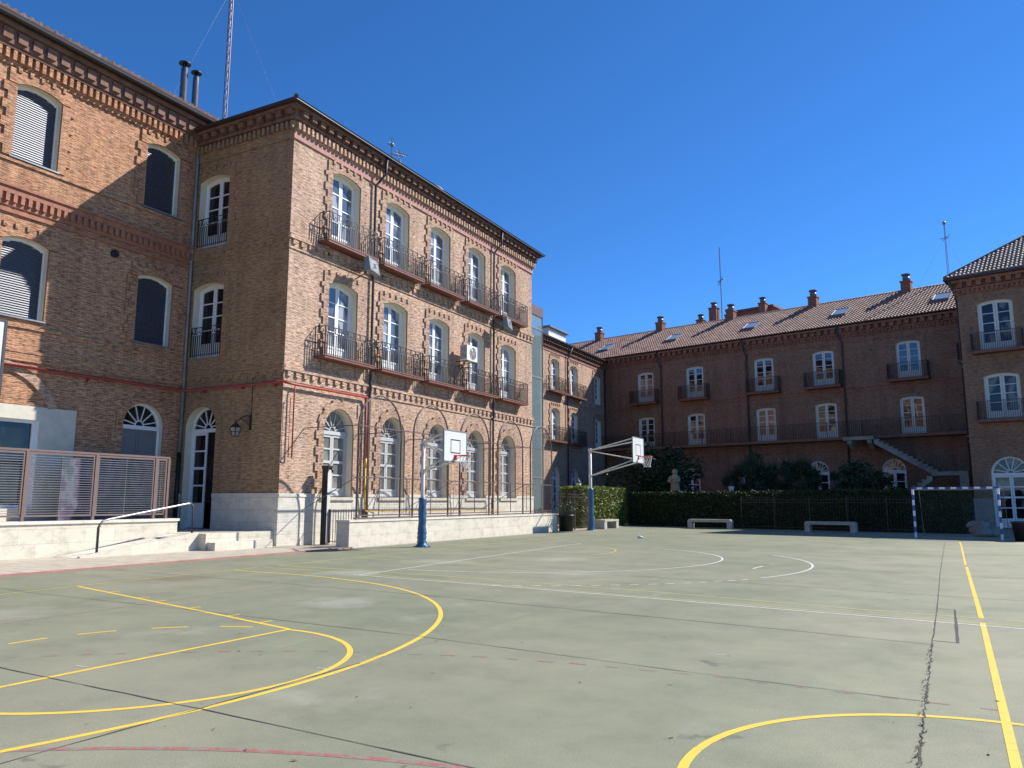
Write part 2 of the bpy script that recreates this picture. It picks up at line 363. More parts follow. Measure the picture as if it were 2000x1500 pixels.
def arcpts(a, rise, spring, n):
    # points along an arch head from left springing to right, equally spaced by angle
    if rise <= 0: return [(-a, spring), (a, spring)]
    Rr = (a * a + rise * rise) / (2 * rise); cz = spring + rise - Rr; th = math.asin(min(1, a / Rr))
    if rise > a - 1e-6: th = math.pi / 2
    return [(Rr * math.sin(t), cz + Rr * math.cos(t)) for t in [(-th + 2 * th * i / n) for i in range(n + 1)]]
def wall(mb, x0, x1, z0, z1, ops, y=0.):
    xs = {round(x0, 5), round(x1, 5)}
    for (xc, w_, za, zs, rise) in ops:
        for px, _ in arcpts(w_ / 2, rise, zs, 12): xs.add(round(xc + px, 5))
    xs = sorted(x for x in xs if x0 - 1e-6 <= x <= x1 + 1e-6)
    for a, b in zip(xs, xs[1:]):
        if b - a < 1e-4: continue
        mid = (a + b) / 2; la = lb = z0
        for (xc, w_, za, zs, rise) in sorted([o for o in ops if abs(mid - o[0]) < o[1] / 2], key=lambda o: o[2]):
            if za - la > 1e-4: mb.poly([(a, y, la), (b, y, lb), (b, y, za), (a, y, za)])
            la = arcz(a - xc, w_ / 2, rise, zs); lb = arcz(b - xc, w_ / 2, rise, zs)
        mb.poly([(a, y, la), (b, y, lb), (b, y, z1), (a, y, z1)])
# --- windows: local x along the wall, y into the wall, z up from the sill, centred
def reveal_mesh(w_, hs, rise, d, m, sill=True):
    mb = MB().use(m); P = [(-w_ / 2, 0)] + arcpts(w_ / 2, rise, hs, 12) + [(w_ / 2, 0)]
    for (xa, za), (xb, zb) in zip(P, P[1:]): mb.poly([(xa, 0, za), (xa, d, za), (xb, d, zb), (xb, 0, zb)])
    if sill: mb.poly([(-w_ / 2, 0, 0), (w_ / 2, 0, 0), (w_ / 2, d, 0), (-w_ / 2, d, 0)])
    return mb.mesh('reveal')
def head_strip(mb, a, rise, spring, th, y0, y1, n=12):
    P = arcpts(a, rise, spring, n); Q = [(x * (a - th) / a, z - th) for x, z in P]
    for (p, q, p2, q2) in zip(P, Q, P[1:], Q[1:]):
        mb.poly([(q[0], y0, q[1]), (q2[0], y0, q2[1]), (p2[0], y0, p2[1]), (p[0], y0, p[1])])
        mb.poly([(q[0], y0, q[1]), (q[0], y1, q[1]), (q2[0], y1, q2[1]), (q2[0], y0, q2[1])])
def french_meshes(w_, hs, rise, y, rows, panel, gm, fm='white', fr=.075, st=.085):
    a = w_ / 2; mb = MB().use(fm); y1 = y + .07; top = lambda x: arcz(x, a, rise, hs)
    for sx in (-1, 1):
        mb.box(sx * a, sx * (a - fr), y, y1, 0, hs)
        x0, x1 = (.012, a - fr) ; xa, xb = sorted((sx * x0, sx * x1))
        yl = y + .015
        mb.box(sx * (a - fr), sx * (a - fr - st), yl, y1, .03, top(a - fr - st) - .06)
        mb.box(sx * .008, sx * (.008 + st), yl, y1, .03, top(st) - .06)
        i0, i1 = sorted((sx * (.008 + st), sx * (a - fr - st)))
        mb.box(i0, i1, yl, y1, .03, .14)
        mb.box(i0, i1, yl + .02, y1, .14, panel - .08); mb.box(i0, i1, yl, y1, panel - .08, panel)
        zt = hs - .02
        for k in range(1, rows): z = panel + (zt - panel) * k / rows; mb.box(i0, i1, yl + .01, y1 - .01, z - .022, z + .022)
        # leaf head follows the arch
        pts = [(i0 + (i1 - i0) * i / 5) for i in range(6)]
        for p, q in zip(pts, pts[1:]):
            mb.poly([(p, yl, top(p) - .17), (q, yl, top(q) - .17), (q, yl, top(q) - .05), (p, yl, top(p) - .05)])
            mb.poly([(p, yl, top(p) - .17), (p, y1, top(p) - .17), (q, y1, top(q) - .17), (q, yl, top(q) - .17)])
    head_strip(mb, a, rise, hs, fr, y, y1)
    g = MB().use(gm); P = arcpts(a, rise, hs, 12); yg = y + .055
    g.poly([(-a, yg, panel)] + [(a, yg, panel)] + [(x, yg, z) for x, z in P[::-1]])
    return mb.mesh('window'), g.mesh('pane')
def fan_meshes(w_, hs, y, rows, panel, gm, fm='white', spokes=6, leaf=None, door_open=False):
    # round-headed opening: two leaves below, a transom, a fanlight with spokes
    a = w_ / 2; mb = MB().use(fm); y1 = y + .07; fr = .075; st = .085; tz = hs - .06
    for sx in (-1, 1): mb.box(sx * a, sx * (a - fr), y, y1, 0, hs)
    mb.box(-a + fr, a - fr, y - .02, y1, tz - .07, tz + .07)
    head_strip(mb, a, a, hs, .085, y, y1, 16)
    P = [(.17 * math.sin(t), hs + .02 + .17 * math.cos(t)) for t in [-math.pi / 2 + math.pi * i / 8 for i in range(9)]]
    for p, q in zip(P, P[1:]): mb.bar((p[0], y + .03, p[1]), (q[0], y + .03, q[1]), .028)
    for i in range(spokes):
        t = -math.pi / 2 + math.pi * (i + .5) / spokes if spokes % 2 == 0 else -math.pi / 2 + math.pi * (i + 1) / (spokes + 1)
        mb.bar((.16 * math.sin(t), y + .03, hs + .02 + .16 * math.cos(t)), ((a - .05) * math.sin(t), y + .03, hs + (a - .05) * math.cos(t)), .027)
    if leaf: mb.use(leaf)
    for sx in ((-1, 1) if not door_open else (-1,)):
        yl = y + .015
        mb.box(sx * (a - fr), sx * (a - fr - st), yl, y1, .03, tz - .07); mb.box(sx * .008, sx * (.008 + st), yl, y1, .03, tz - .07)
        i0, i1 = sorted((sx * (.008 + st), sx * (a - fr - st)))
        mb.box(i0, i1, yl, y1, .03, .16); mb.box(i0, i1, yl + .02, y1, .16, panel - .08); mb.box(i0, i1, yl, y1, panel - .08, panel)
        mb.box(i0, i1, yl, y1, tz - .17, tz - .07)
        for k in range(1, rows):
            z = panel + (tz - .12 - panel) * k / rows
            hb = .05 if (rows == 4 and k == 2) else .03
            mb.box(i0, i1, yl + .004, y1 - .01, z - hb, z + hb)
        if leaf:
            mb.box(i0, i1, yl + .025, y1 + .01, panel, tz - .15)
    g = MB().use(gm); yg = y + .055
    P = arcpts(a, a, hs, 16); z0 = tz if leaf else panel
    g.poly([(-a, yg, z0)] + [(a, yg, z0)] + [(x, yg, z) for x, z in P[::-1]])
    return mb.mesh('window'), g.mesh('pane')
def surround_mesh(w_, hs, rise, m, proud=.075, base=0., off=.0):
    # toothed brick quoins up both sides and a proud brick arch with knobs on it
    mb = MB().use(m); a = w_ / 2; y0, y1 = -proud, .01; ch = .30; z = base; k = 0
    while z < hs - .05:
        zt = min(z + ch, hs)
        ow = .42 if k % 2 else .28
        for sx in (-1, 1): mb.box(sx * a, sx * (a + ow), y0, y1, z, zt)
        z = zt; k += 1
    rnd_arch = rise > .6 * a
    n = 13 if rnd_arch else 9
    P = arcpts(a, rise, hs, n); c = Vector((0, hs)) if rnd_arch else Vector((0, hs + rise - (a * a + rise * rise) / (2 * rise)))
    for i, (p, q) in enumerate(zip(P, P[1:])):
        dep = .36 if not rnd_arch else (.37 if i % 2 else .28)
        
        def out(t):
            t = Vector(t); d = (t - c).normalized(); return t + d * dep
        P2, Q2 = out(p), out(q)
        if not rnd_arch:
            zt = hs + rise + .30; e0 = -a - .27 if i == 0 else p[0] * 1.12; e1 = a + .27 if i == n - 1 else q[0] * 1.12
            P2, Q2 = Vector((e0, zt)), Vector((e1, zt))
        A = [mb.pt((p[0], y0, p[1])), mb.pt((q[0], y0, q[1])), mb.pt((Q2.x, y0, Q2.y)), mb.pt((P2.x, y0, P2.y))]
        B = [mb.pt((p[0], y1, p[1])), mb.pt((q[0], y1, q[1])), mb.pt((Q2.x, y1, Q2.y)), mb.pt((P2.x, y1, P2.y))]
        mb.face(A); 
        for e in range(4): mb.face((A[(e + 1) % 4], A[e], B[e], B[(e + 1) % 4]))
    if not rnd_arch:
        if True:
            mb.poly([(-a - .27, y0, hs), (-a, y0, hs), (-a, y0, hs + .002), (-a - .27, y0, hs + .30 + rise)])
            mb.poly([(a, y0, hs), (a + .27, y0, hs), (a + .27, y0, hs + .30 + rise), (a, y0, hs + .002)])
            for e in (-1, 1): mb.poly([(e * (a + .27), y0, hs), (e * (a + .27), y1, hs), (e * (a + .27), y1, hs + .3 + rise), (e * (a + .27), y0, hs + .3 + rise)])
        for k in range(5):
            x = (-2 + k) * (a + .1) / 2.3; mb.box(x - .055, x + .055, y0 - .05, y1, hs + rise + .20, hs + rise + .36)
    return mb.mesh('surround')
def put_window(root, kit, s, z, off=Matrix(), rz=0., base=(0, 0)):
    # kit = (frame, pane, reveal, surround)
    loc = off @ Vector((s, 0, z))
    o = link('window', kit[0], root, loc, rz); link('pane', kit[1], o); link('reveal', kit[2], o)
    if len(kit) > 3 and kit[3]: link('surround', kit[3], o)
    return o
# --- wrought-iron railing with scrolls between two points along x (in the plane y), height h
def scroll(mb, cx, y, cz, r, sgn, ax='x'):
    pts = []
    for i in range(13):
        t = i / 12 * 1.6 * math.pi * sgn + math.pi / 2; q = r * (1 - .62 * i / 12)
        u = cx + q * math.cos(t); v = cz + q * math.sin(t)
        pts.append((u, y, v) if ax == 'x' else (y, u, v))
    mb.tube(pts, .0145, 4)
def rail_run(mb, u0, u1, y, h, ax='x', r=.0175, step=.115, scrolls=True, split=.72):
    P = lambda u, z: (u, y, z) if ax == 'x' else (y, u, z)
    mb.bar(P(u0, h), P(u1, h), .018); mb.bar(P(u0, .07), P(u1, .07), .013)
    if scrolls: mb.bar(P(u0, h * split), P(u1, h * split), .011)
    n = max(1, round(abs(u1 - u0) / step))
    for i in range(n + 1):
        u = u0 + (u1 - u0) * i / n; mb.bar(P(u, 0), P(u, h if (i in (0, n) or not scrolls) else h * split), r if 0 < i < n else r * 1.4)
    if scrolls:
        L = abs(u1 - u0); k = max(1, round(L / .36)); band = h * (1 - split)
        for i in range(k):
            c = u0 + (u1 - u0) * (i + .5) / k
            for sg in (-1, 1):
                scroll(mb, c + sg * .085, y, h * split + band * .5, band * .45, sg, ax)
def balcony_meshes(hl, d, h, th=.10, scrolls=True, step=.12):
    sl = MB().use('balcony_red'); sl.box(-hl, hl, -d, 0, -th, 0); sl.box(-hl - .02, hl + .02, -d - .02, -d + .03, -th * .2, .025)
    rl = MB().use('iron'); i = .03
    rail_run(rl, -hl + i, hl - i, -d + i, h, 'x', scrolls=scrolls, step=step)
    rail_run(rl, -d + i, 0, -hl + i, h, 'y', scrolls=scrolls, step=step); rail_run(rl, -d + i, 0, hl - i, h, 'y', scrolls=scrolls, step=step)
    return sl.mesh('balcony'), rl.mesh('railing')
def put_balcony(root, kit, s, z, off=Matrix(), rz=0.):
    o = link('balcony', kit[0], root, off @ Vector((s, 0, z)), rz); link('railing', kit[1], o); return o
def dentils(mb, x0, x1, y0, z0, z1, pitch, wd):
    n = int((x1 - x0) / pitch); p = (x1 - x0) / n
    for i in range(n): mb.box(x0 + (i + .5) * p - wd / 2, x0 + (i + .5) * p + wd / 2, y0, .02, z0, z1)
def downpipe(pts, m, r=.055):
    mb = MB().use(m); mb.tube(pts, r, 7); return mb.mesh('downpipe')
def tile_roof(mb, o, du, dv, nu, nv, tw=.23, tl=.36, inside=None, amp=.055, lip=.05):
    # courses of curved tiles over the parallelogram o + u*du + v*dv (du, dv unit vectors; nu, nv metres)
    o = Vector(o); du = Vector(du); dv = Vector(dv); n = du.cross(dv).normalized()
    if n.z < 0: n = -n
    cols = int(nu / tw); rows = int(math.ceil(nv / tl)); k = 4
    for rI in range(rows):
        v0 = rI * tl; v1 = min(v0 + tl * 1.04, nv); tilt0 = lip; tilt1 = 0.
        prev = None
        for c in range(cols * k + 1):
            u = c * tw / k; ph = (c % k) / k
            hh = amp * (0.5 + 0.5 * math.cos(2 * math.pi * ph))
            j = .012 * (noise.noise(Vector((int(c / k) * 1.3, rI * 1.7, o.x))))
            if inside and not inside(u, (v0 + v1) / 2): prev = None; continue
            a = mb.pt(o + du * u + dv * (v0 + j) + n * (hh + tilt0)); b = mb.pt(o + du * u + dv * v1 + n * (hh + tilt1)); b0 = mb.pt(o + du * u + dv * (v0 + j) + n * (tilt0 - .05))
            if prev:
                mb.face((prev[0], a, b, prev[1]), False); mb.face((prev[2], b0, a, prev[0]))
            prev = (a, b, b0)

# ------------------------------------------------------------------ ground, court, paving, painted lines
g = MB().use('earth'); g.poly([(-900, -900, -.02), (900, -900, -.02), (900, 900, -.02), (-900, 900, -.02)]); struct('ground', g.mesh('ground'))
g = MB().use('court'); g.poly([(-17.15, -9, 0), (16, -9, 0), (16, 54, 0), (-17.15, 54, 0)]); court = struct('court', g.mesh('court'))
RIB = [0]
def ribbon(mb, pts, w_, z, closed=False, jit=0.):
    RIB[0] += 1; z += .00003 * (RIB[0] % 25)
    pts = [Vector((p[0], p[1], 0)) for p in pts]; n = len(pts); L = []; Rr = []
    for i, p in enumerate(pts):
        d = (pts[(i + 1) % n] - pts[i - 1]) if closed else (pts[min(i + 1, n - 1)] - pts[max(i - 1, 0)])
        d.normalize(); q = Vector((-d.y, d.x, 0)); h = w_ / 2 * (1 + jit * rnd.uniform(-1, 1))
        L.append(mb.pt((p.x + q.x * h, p.y + q.y * h, z))); Rr.append(mb.pt((p.x - q.x * h, p.y - q.y * h, z)))
    for i in range(n if closed else n - 1): mb.face((Rr[i], Rr[(i + 1) % n], L[(i + 1) % n], L[i]))
def arc(c, r, a0, a1, n=48): return [(c[0] + r * math.cos(R(a0 + (a1 - a0) * i / n)), c[1] + r * math.sin(R(a0 + (a1 - a0) * i / n))) for i in range(n + 1)]
def dashes(mb, pts, w_, z, on, offl):
    # cut a polyline into dashes
    d = 0.; P = [Vector((*p, 0)) for p in pts]; cur = []
    for a, b in zip(P, P[1:]):
        L = (b - a).length; k = max(1, int(L / .04))
        for i in range(k):
            p = a.lerp(b, i / k)
            if (d % (on + offl)) < on: cur.append((p.x, p.y))
            else:
                if len(cur) > 1: ribbon(mb, cur, w_, z)
                cur = []
            d += L / k
    if len(cur) > 1: ribbon(mb, cur, w_, z)
def densify(pts, st=.4, j=0.):
    o = []
    for a, b in zip(pts, pts[1:]):
        L = math.hypot(b[0] - a[0], b[1] - a[1]); k = max(1, int(L / st))
        for i in range(k): o.append((a[0] + (b[0] - a[0]) * i / k + rnd.uniform(-j, j), a[1] + (b[1] - a[1]) * i / k + rnd.uniform(-j, j)))
    return o + [pts[-1]]
def lines(name, m, fn):
    mb = MB().use(m); fn(mb); return link(name, mb.mesh(name), court)
def f(mb):
    ribbon(mb, arc((-12.45, 5.33), 7.55, 78, -60, 80), .062, .0020)
    ribbon(mb, [(-14.1, 13.12), (-11.9, 12.96), (-11.2, 12.82), (-10.85, 12.74)], .05, .0020)
    ribbon(mb, arc((-7.03, 5.41), 2.03, 91, -91, 50), .062, .0020)
    ribbon(mb, [(-14.0, 9.31), (-9.19, 8.05), (-7.05, 7.47)], .06, .0020); ribbon(mb, [(-14, 1.6), (-7.05, 3.4)], .06, .0020)
    ribbon(mb, [(-7.03, 3.38), (-7.04, 5.3), (-7.04, 7.47)], .06, .0020)
    for a in (105, 128, 151, 172, 195, 217): ribbon(mb, arc((-7.03, 5.41), 2.03, a, a + 12, 6), .05, .0020)
    for t in (.2, .37, .46, .62, .78, .9):
        x = -14 + 6.95 * t; y = 9.31 - 1.84 * t; ribbon(mb, [(x - .02, y), (x + .02, y + .22)], .05, .0024)
    ribbon(mb, arc((.35, 5.01), 1.755, 0, 360, 72), .062, .0020, )
    ribbon(mb, densify([(.33, 2), (.35, 5.69), (.39, 7.26), (.51, 12.04)]), .062, .0020); ribbon(mb, densify([(.52, 12.5), (.7, 22)]), .062, .0020); ribbon(mb, [(.7, 22.6), (.92, 32.3), (.97, 35.5)], .05, .0020)
lines('yellow_line', 'p_yellow', f)
def f(mb):
    ribbon(mb, densify([(-13.9, -6), (-13.93, 7.9), (-14.1, 9.88), (-14.2, 13.9)]), .05, .0020)
    ribbon(mb, densify([(-14.2, 14.6), (-14.3, 18.7), (-14.44, 24.9), (-14.5, 33)]), .05, .0020)
    ribbon(mb, densify([(-14.2, 14.6), (-11.64, 14.42), (-8.15, 14.06), (-4.36, 13.45), (-2.32, 12.98), (-1.19, 12.72), (1.0, 12.4), (6, 11.6)]), .045, .0020)
    ribbon(mb, densify([(-14.15, 14.05), (-10.9, 13.75), (-7.42, 13.2), (-5.01, 12.84), (-2.23, 12.36), (-1.15, 12.2), (.95, 11.93), (6, 11.1)]), .04, .0017)
    ribbon(mb, densify([(-14.3, 17.6), (-11.5, 17.2), (-9.5, 17.3)]), .045, .0020)
    ribbon(mb, arc((-12.9, 22.6), 4.2, 70, -60, 40), .045, .0020)
lines('faded_yellow_line', 'p_yellow_old', f)
def f(mb):
    ribbon(mb, densify([(-11.0, 13.52), (-7.39, 13.03), (-4.94, 12.66), (-2.19, 12.18), (-1.13, 12.02), (.93, 11.7), (6, 10.8)]), .052, .0028)
    ribbon(mb, densify([(-10.84, 13.5), (-10.95, 15.36), (-11.19, 19.3), (-11.55, 25.7), (-11.6, 27.5)]), .05, .0028)
    ribbon(mb, arc((-10.43, 20.62), 5.5, -93, 62, 70), .055, .0028)
    ribbon(mb, arc((-9.49, 19.67), 6.95, -24, 40, 40), .055, .0028)
    dashes(mb, arc((-9.49, 19.67), 6.95, -72, -26, 90), .055, .0028, .22, .15)
    ribbon(mb, [(-3.73, 19.05), (-3.66, 19.94)], .06, .0028)
    ribbon(mb, densify([(-3.2, 23.6), (-1.0, 22.6), (.2, 22.3)]), .04, .0028)
    for x, y, a in ((-2.1, 8.3, .4), (-7.3, 4.9, .2), (-5.2, 5.9, .3)): ribbon(mb, [(x, y), (x + .16, y + .05 * a)], .014, .0028)
lines('white_line', 'p_white', f)
def f(mb): ribbon(mb, arc((-1.64, -2.07), 6.295, 140, 60, 60), .06, .0013)
lines('red_line', 'p_red', f)
def f(mb):
    ribbon(mb, densify([(-10.5, 4.5), (-10.65, 7.0), (-10.8, 11.3)]), .035, .0013)
    dashes(mb, [(-8.6, 4.6), (-8.08, 5.02), (-7.57, 5.41), (-6.5, 6.16), (-5.64, 6.62), (-4.08, 7.1), (-3.1, 7.22), (-1.85, 7.29), (-.6, 7.18), (.4, 7.14)], .04, .0013, .19, .15)
lines('dashed_red_line', 'p_red_old', f)
def f(mb):
    ribbon(mb, densify([(-.17, 4.2), (-.16, 5.42), (-.13, 6.93), (-.07, 10.06)], .05, .010), .011, .0036, jit=.9)
    ribbon(mb, densify([(-.07, 10.06), (.01, 13.54), (.11, 19.46), (.45, 34.8)], .25, .006), .013, .0036, jit=.5)
    ribbon(mb, densify([(-.06, 10.26), (.18, 10.22), (.23, 13.26), (-.01, 13.31)], .3), .03, .0035, jit=.3)
lines('expansion_joint', 'crack', f)
def f(mb):
    ribbon(mb, densify([(-16, 8.6), (-13.63, 8.3), (-9.23, 8.08), (-5.5, 7.8), (-3.4, 7.54), (-2.28, 7.38), (-.13, 7.17)], .3, .006), .010, .0032, jit=.5)
    ribbon(mb, densify([(-16.6, 11.9), (-7.89, 11.2), (-4.85, 10.76), (-1.86, 10.3), (-.08, 9.97)], .3, .006), .014, .0032, jit=.4)
    ribbon(mb, densify([(-11, 4.75), (-7.84, 4.51), (-4.92, 4.36), (-2.95, 4.22), (-1, 4.1)], .3, .005), .013, .0032, jit=.5)
    ribbon(mb, densify([(-5.01, 2.93), (-4.98, 4.36), (-4.98, 6.26)], .2, .006), .013, .0032, jit=.7)
lines('slab_joint', 'crack', f)
def f(mb):
    ribbon(mb, densify([(-13, 22.6), (-6.56, 21.45), (-3.91, 20.3), (.01, 19.4), (3, 18.9)], .4), .02, .0030)
    ribbon(mb, densify([(-12, 16.8), (-4, 15.8), (.05, 15.1), (4, 14.6)], .4), .018, .0030)
    ribbon(mb, densify([(-4.98, 6.3), (-4.99, 7.7), (-4.96, 10.7), (-4.89, 14.69), (-4.8, 20)], .3), .0035, .0030)
    ribbon(mb, densify([(-10.12, 5.2), (-10.43, 11.1)], .3), .0035, .0030)
    ribbon(mb, densify([(-13, 28), (.2, 25.5)], .5), .02, .0030)
lines('faint_joint', 'joint_faint', f)
# paving beside the court, with its red edge
g = MB().use('paving'); g.box(-25.1, -17.32, -9, 21.0, -.2, .03); g.box(-20, -17.85, 21.0, 38, -.2, -.002); g.box(-25, -17.15, 38.0, 54, -.2, .012); struct('pavement', g.mesh('pavement'))
g = MB().use('kerb'); g.box(-17.32, -17.15, -9, 21.0, -.2, .035); struct('kerb', g.mesh('kerb'))
# dry weeds in the open joint, and litter
g = MB().use('weed')
for i in range(150):
    y = 4.3 + (rnd.random() ** 1.6) * 5.6; x = -.185 + (y - 4) * .0165 + rnd.gauss(0, .014)
    for k in range(rnd.randint(2, 5)):
        a = rnd.uniform(0, 6.28); l = rnd.uniform(.01, .045); d = Vector((math.cos(a), math.sin(a), rnd.uniform(.2, .9))).normalized() * l; q = Vector((-math.sin(a), math.cos(a), 0)) * .004
        p = Vector((x, y, .004)); g.poly([p - q, p + q, p + d])
o = link('dry_weeds', g.mesh('dry_weeds')); o['kind'] = 'stuff'
g = MB().use('weed')
for i in range(130):
    x = rnd.uniform(-9, 1.5); y = 3.5 + (rnd.random() ** 2) * 14; a = rnd.uniform(0, 6.28); l = rnd.uniform(.008, .03)
    d = Vector((math.cos(a), math.sin(a), 0)) * l; q = Vector((-math.sin(a), math.cos(a), 0)) * l * .35
    p = Vector((x, y, .005)); g.poly([p - d, p - q + Vector((0, 0, .004)), p + d + Vector((0, 0, .006)), p + q])
o = link('leaf_litter', g.mesh('leaf_litter')); o['kind'] = 'stuff'

# ------------------------------------------------------------------ projecting sunlit block
T = Matrix.Translation; RZ = lambda a: Matrix.Rotation(a, 4, 'Z')
blk = thing('school_block', 'tall sunlit brick block with ten iron balconies, projecting into the yard', 'building', (-20, 20.4, 0), R(90))
OB = T((0, 5.1, 0)) @ RZ(R(-90)); RB = R(-90)
WX = [3.02 + 3.465 * k for k in range(5)]
LC = 19.9
opsC = [(x, 1.73, 1.72, 4.24, .865) for x in WX] + [(x, 1.73, z, z + 2.97, .18) for x in WX for z in (6.95, 11.45)]
mb = MB().use('brick_tan'); wall(mb, 0, LC, -.1, 15.0, opsC)
mb.poly([(LC, 0, -.1), (LC, 13, -.1), (LC, 13, 16), (LC, 0, 16)]); mb.poly([(0, 13, -.1), (0, 5.1, -.1), (0, 5.1, 16), (0, 13, 16)]); mb.poly([(LC, 13, -.1), (0, 13, -.1), (0, 13, 16), (LC, 13, 16)])
link('wall', mb.mesh('wall'), blk)
opsB = [(1.02, 1.66, .55, 4.28, .83), (1.02, 1.66, 7.0, 9.76, .18), (1.02, 1.66, 11.4, 14.16, .18)]
mb = MB(OB).use('brick_tan_shaded'); wall(mb, 0, 5.1, -.1, 15.0, opsB)
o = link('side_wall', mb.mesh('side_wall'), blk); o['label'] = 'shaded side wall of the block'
mb = MB()
for xf, L, e, ma, mbn in ((Matrix(), LC, 0., 'brick_pink', 'brick_tan'), (OB, 5.1, .003, 'brick_tan_shaded', 'brick_tan_shaded')):
    mb.xf = xf; s0 = -.05 if e == 0 else 0.; x1 = L + (.05 if e == 0 else .05)
    mb.use(ma); mb.box(s0, x1, -.06, .2, 14.98 + e, 15.29 + e)
    mb.use(mbn); mb.box(s0, x1, -.07, .2, 15.29 + e, 15.66 + e)
    dentils(mb, s0, x1 + .1, -.21, 15.33 + e, 15.60 + e, .235, .115)
    mb.use('corn_dark'); mb.box(s0 - (.19 if e == 0 else 0), x1 + .19, -.25, .2, 15.66 + e, 15.76 + e); mb.box(s0 - (.14 if e == 0 else 0), x1 + .14, -.20, .2, 15.76 + e, 16.02 + e)
    dentils(mb, s0, x1 + .2, -.40, 15.80 + e, 16.0 + e, .46, .25)
    mb.box(s0 - (.38 if e == 0 else 0), x1 + .38, -.44, .2, 16.02 + e, 16.12 + e)
mb.xf = Matrix(); link('cornice', mb.mesh('cornice'), blk)
mb = MB()
for xf, L, e, ma in ((Matrix(), LC, 0., 'brick_tan'), (OB, 5.1, .003, 'brick_tan_shaded')):
    mb.xf = xf; mb.use(ma); p = 1. if e == 0 else .6
    for z in (6.2, 11.12):
        mb.box(-.08 if e == 0 else 0, L + .09, -.10 * p, .02, z + e, z + .09 + e); mb.box(-.05 if e == 0 else 0, L + .05, -.05 * p, .02, z + .09 + e, z + .2 + e)
        dentils(mb, 0, L + .06, -.075 * p, z - .2 + e, z + e, .42, .17); dentils(mb, .11, L + .16, -.06 * p, z - .12 + e, z + e, .42, .19)
        mb.box(-.03 if e == 0 else 0, L + .04, -.045 * p, .02, z - .38 + e, z - .31 + e)
link('string_course', mb.mesh('string_course'), blk)
def plinth(xf, x0, x1, z1, gaps, e=0.):
    xs = [x0] + [v for c, h in gaps for v in (c - h, c + h)] + [x1]
    for a, b in zip(xs[::2], xs[1::2]):
        mb = MB(xf).use('stone'); mb.box(a, b, -.06, .05, -.1, z1 - .12 + e); mb.box(a, b, -.085, .05, z1 - .12 + e, z1 + e); link('plinth', mb.mesh('plinth'), blk)
plinth(Matrix(), -.054, LC + .02, 1.84, [(x, .90) for x in WX])
for x in WX: mb = MB().use('stone'); mb.box(x - .9, x + .9, -.05, .05, -.1, 1.60); mb.box(x - .98, x + .98, -.13, .3, 1.60, 1.715); link('window_sill', mb.mesh('window_sill'), blk)
plinth(OB, 0, 5.1 + .058, 1.84, [(1.02, .86)], .004)
mb = MB().use('pipe_dark'); ov = .62
mb.box(-ov, LC + ov, -ov, -.40, 16.125, 16.20); mb.xf = OB; mb.box(-.3, 5.1 + ov - .01, -ov + .005, -.40, 16.128, 16.203); mb.xf = Matrix()
mb.box(LC + .35, LC + ov + .01, -.4, 12, 16.13, 16.205)
link('gutter', mb.mesh('gutter'), blk)
mb = MB().use('roofdark'); a = [(-ov - .03, -ov - .03, 16.2), (LC + ov + .03, -ov - .03, 16.2), (LC + ov + .03, 13.4, 16.2), (-ov - .03, 13.4, 16.2)]; r0, r1 = (6.5, 6.4, 18.2), (LC - 6.5, 6.4, 18.2)
mb.poly([a[0], a[1], r1, r0]); mb.poly([a[1], a[2], r1]); mb.poly([a[2], a[3], r0, r1]); mb.poly([a[3], a[0], r0]); mb.poly([a[3], a[2], a[1], a[0]])
mb.tube([(-ov, -ov, 16.22), (-.2, -.2, 16.36)], .09, 6)
roofC = link('roof', mb.mesh('roof'), blk)
fk, pk = french_meshes(1.73, 2.97, .18, .26, 4, .62, 'glass_c')
kitC = (fk, pk, reveal_mesh(1.73, 2.97, .18, .27, 'plaster'), surround_mesh(1.73, 2.97, .18, 'brick_trim', .06, -.5))
fk, pk = fan_meshes(1.73, 2.52, .28, 4, .34, 'glass_g', fm='white_shaded')
kitG = (fk, pk, reveal_mesh(1.73, 2.52, .865, .29, 'plaster'), surround_mesh(1.73, 2.52, .865, 'brick_trim', .06, .06))
for x in WX:
    put_window(blk, kitC, x, 6.95); put_window(blk, kitC, x, 11.45); put_window(blk, kitG, x, 1.72)
fk, pk = french_meshes(1.66, 2.76, .18, .30, 4, .62, 'glass_dark')
kitB = (fk, pk, reveal_mesh(1.66, 2.76, .18, .31, 'plaster'), surround_mesh(1.66, 2.76, .18, 'brick_tan_shaded', .03, 0))
put_window(blk, kitB, 1.02, 7.0, OB, RB); put_window(blk, kitB, 1.02, 11.4, OB, RB)
fk, pk = fan_meshes(1.66, 3.73, .32, 4, .95, 'glass_dark', door_open=True)
d = put_window(blk, (fk, pk, reveal_mesh(1.66, 3.73, .83, .33, 'plaster'), surround_mesh(1.66, 3.73, .83, 'brick_tan_shaded', .03, 0)), 1.02, .55, OB, RB); d.name = 'entrance_door'
bk = balcony_meshes(1.5, .52, 1.12)
for x in WX:
    for z in (6.97, 11.46): put_balcony(blk, bk, x, z)
mb = MB().use('iron'); rail_run(mb, -.8, .8, -.02, 1.15); jul = mb.mesh('guard_rail')
for z in (7.05, 11.45): link('guard_rail', jul, blk, OB @ Vector((1.02, 0, z)), RB)
for s in (4.77, 15.1):
    link('downpipe', downpipe([(s + .25, -.5, 16.12), (s + .25, -.44, 15.4), (s + .12, -.2, 15.05), (s, -.12, 14.85), (s, -.12, 6.35), (s + .02, -.14, 6.1), (s, -.10, 5.85), (s, -.10, 0)], 'pipe_dark'), blk)
link('downpipe', downpipe([(-.07, -.40, 16.1), (-.02, -.14, 15.55), (.06, -.12, 15.2), (.06, -.12, 1.9)], 'zinc', .065), blk, OB @ Vector((0, 0, 0)), RB)
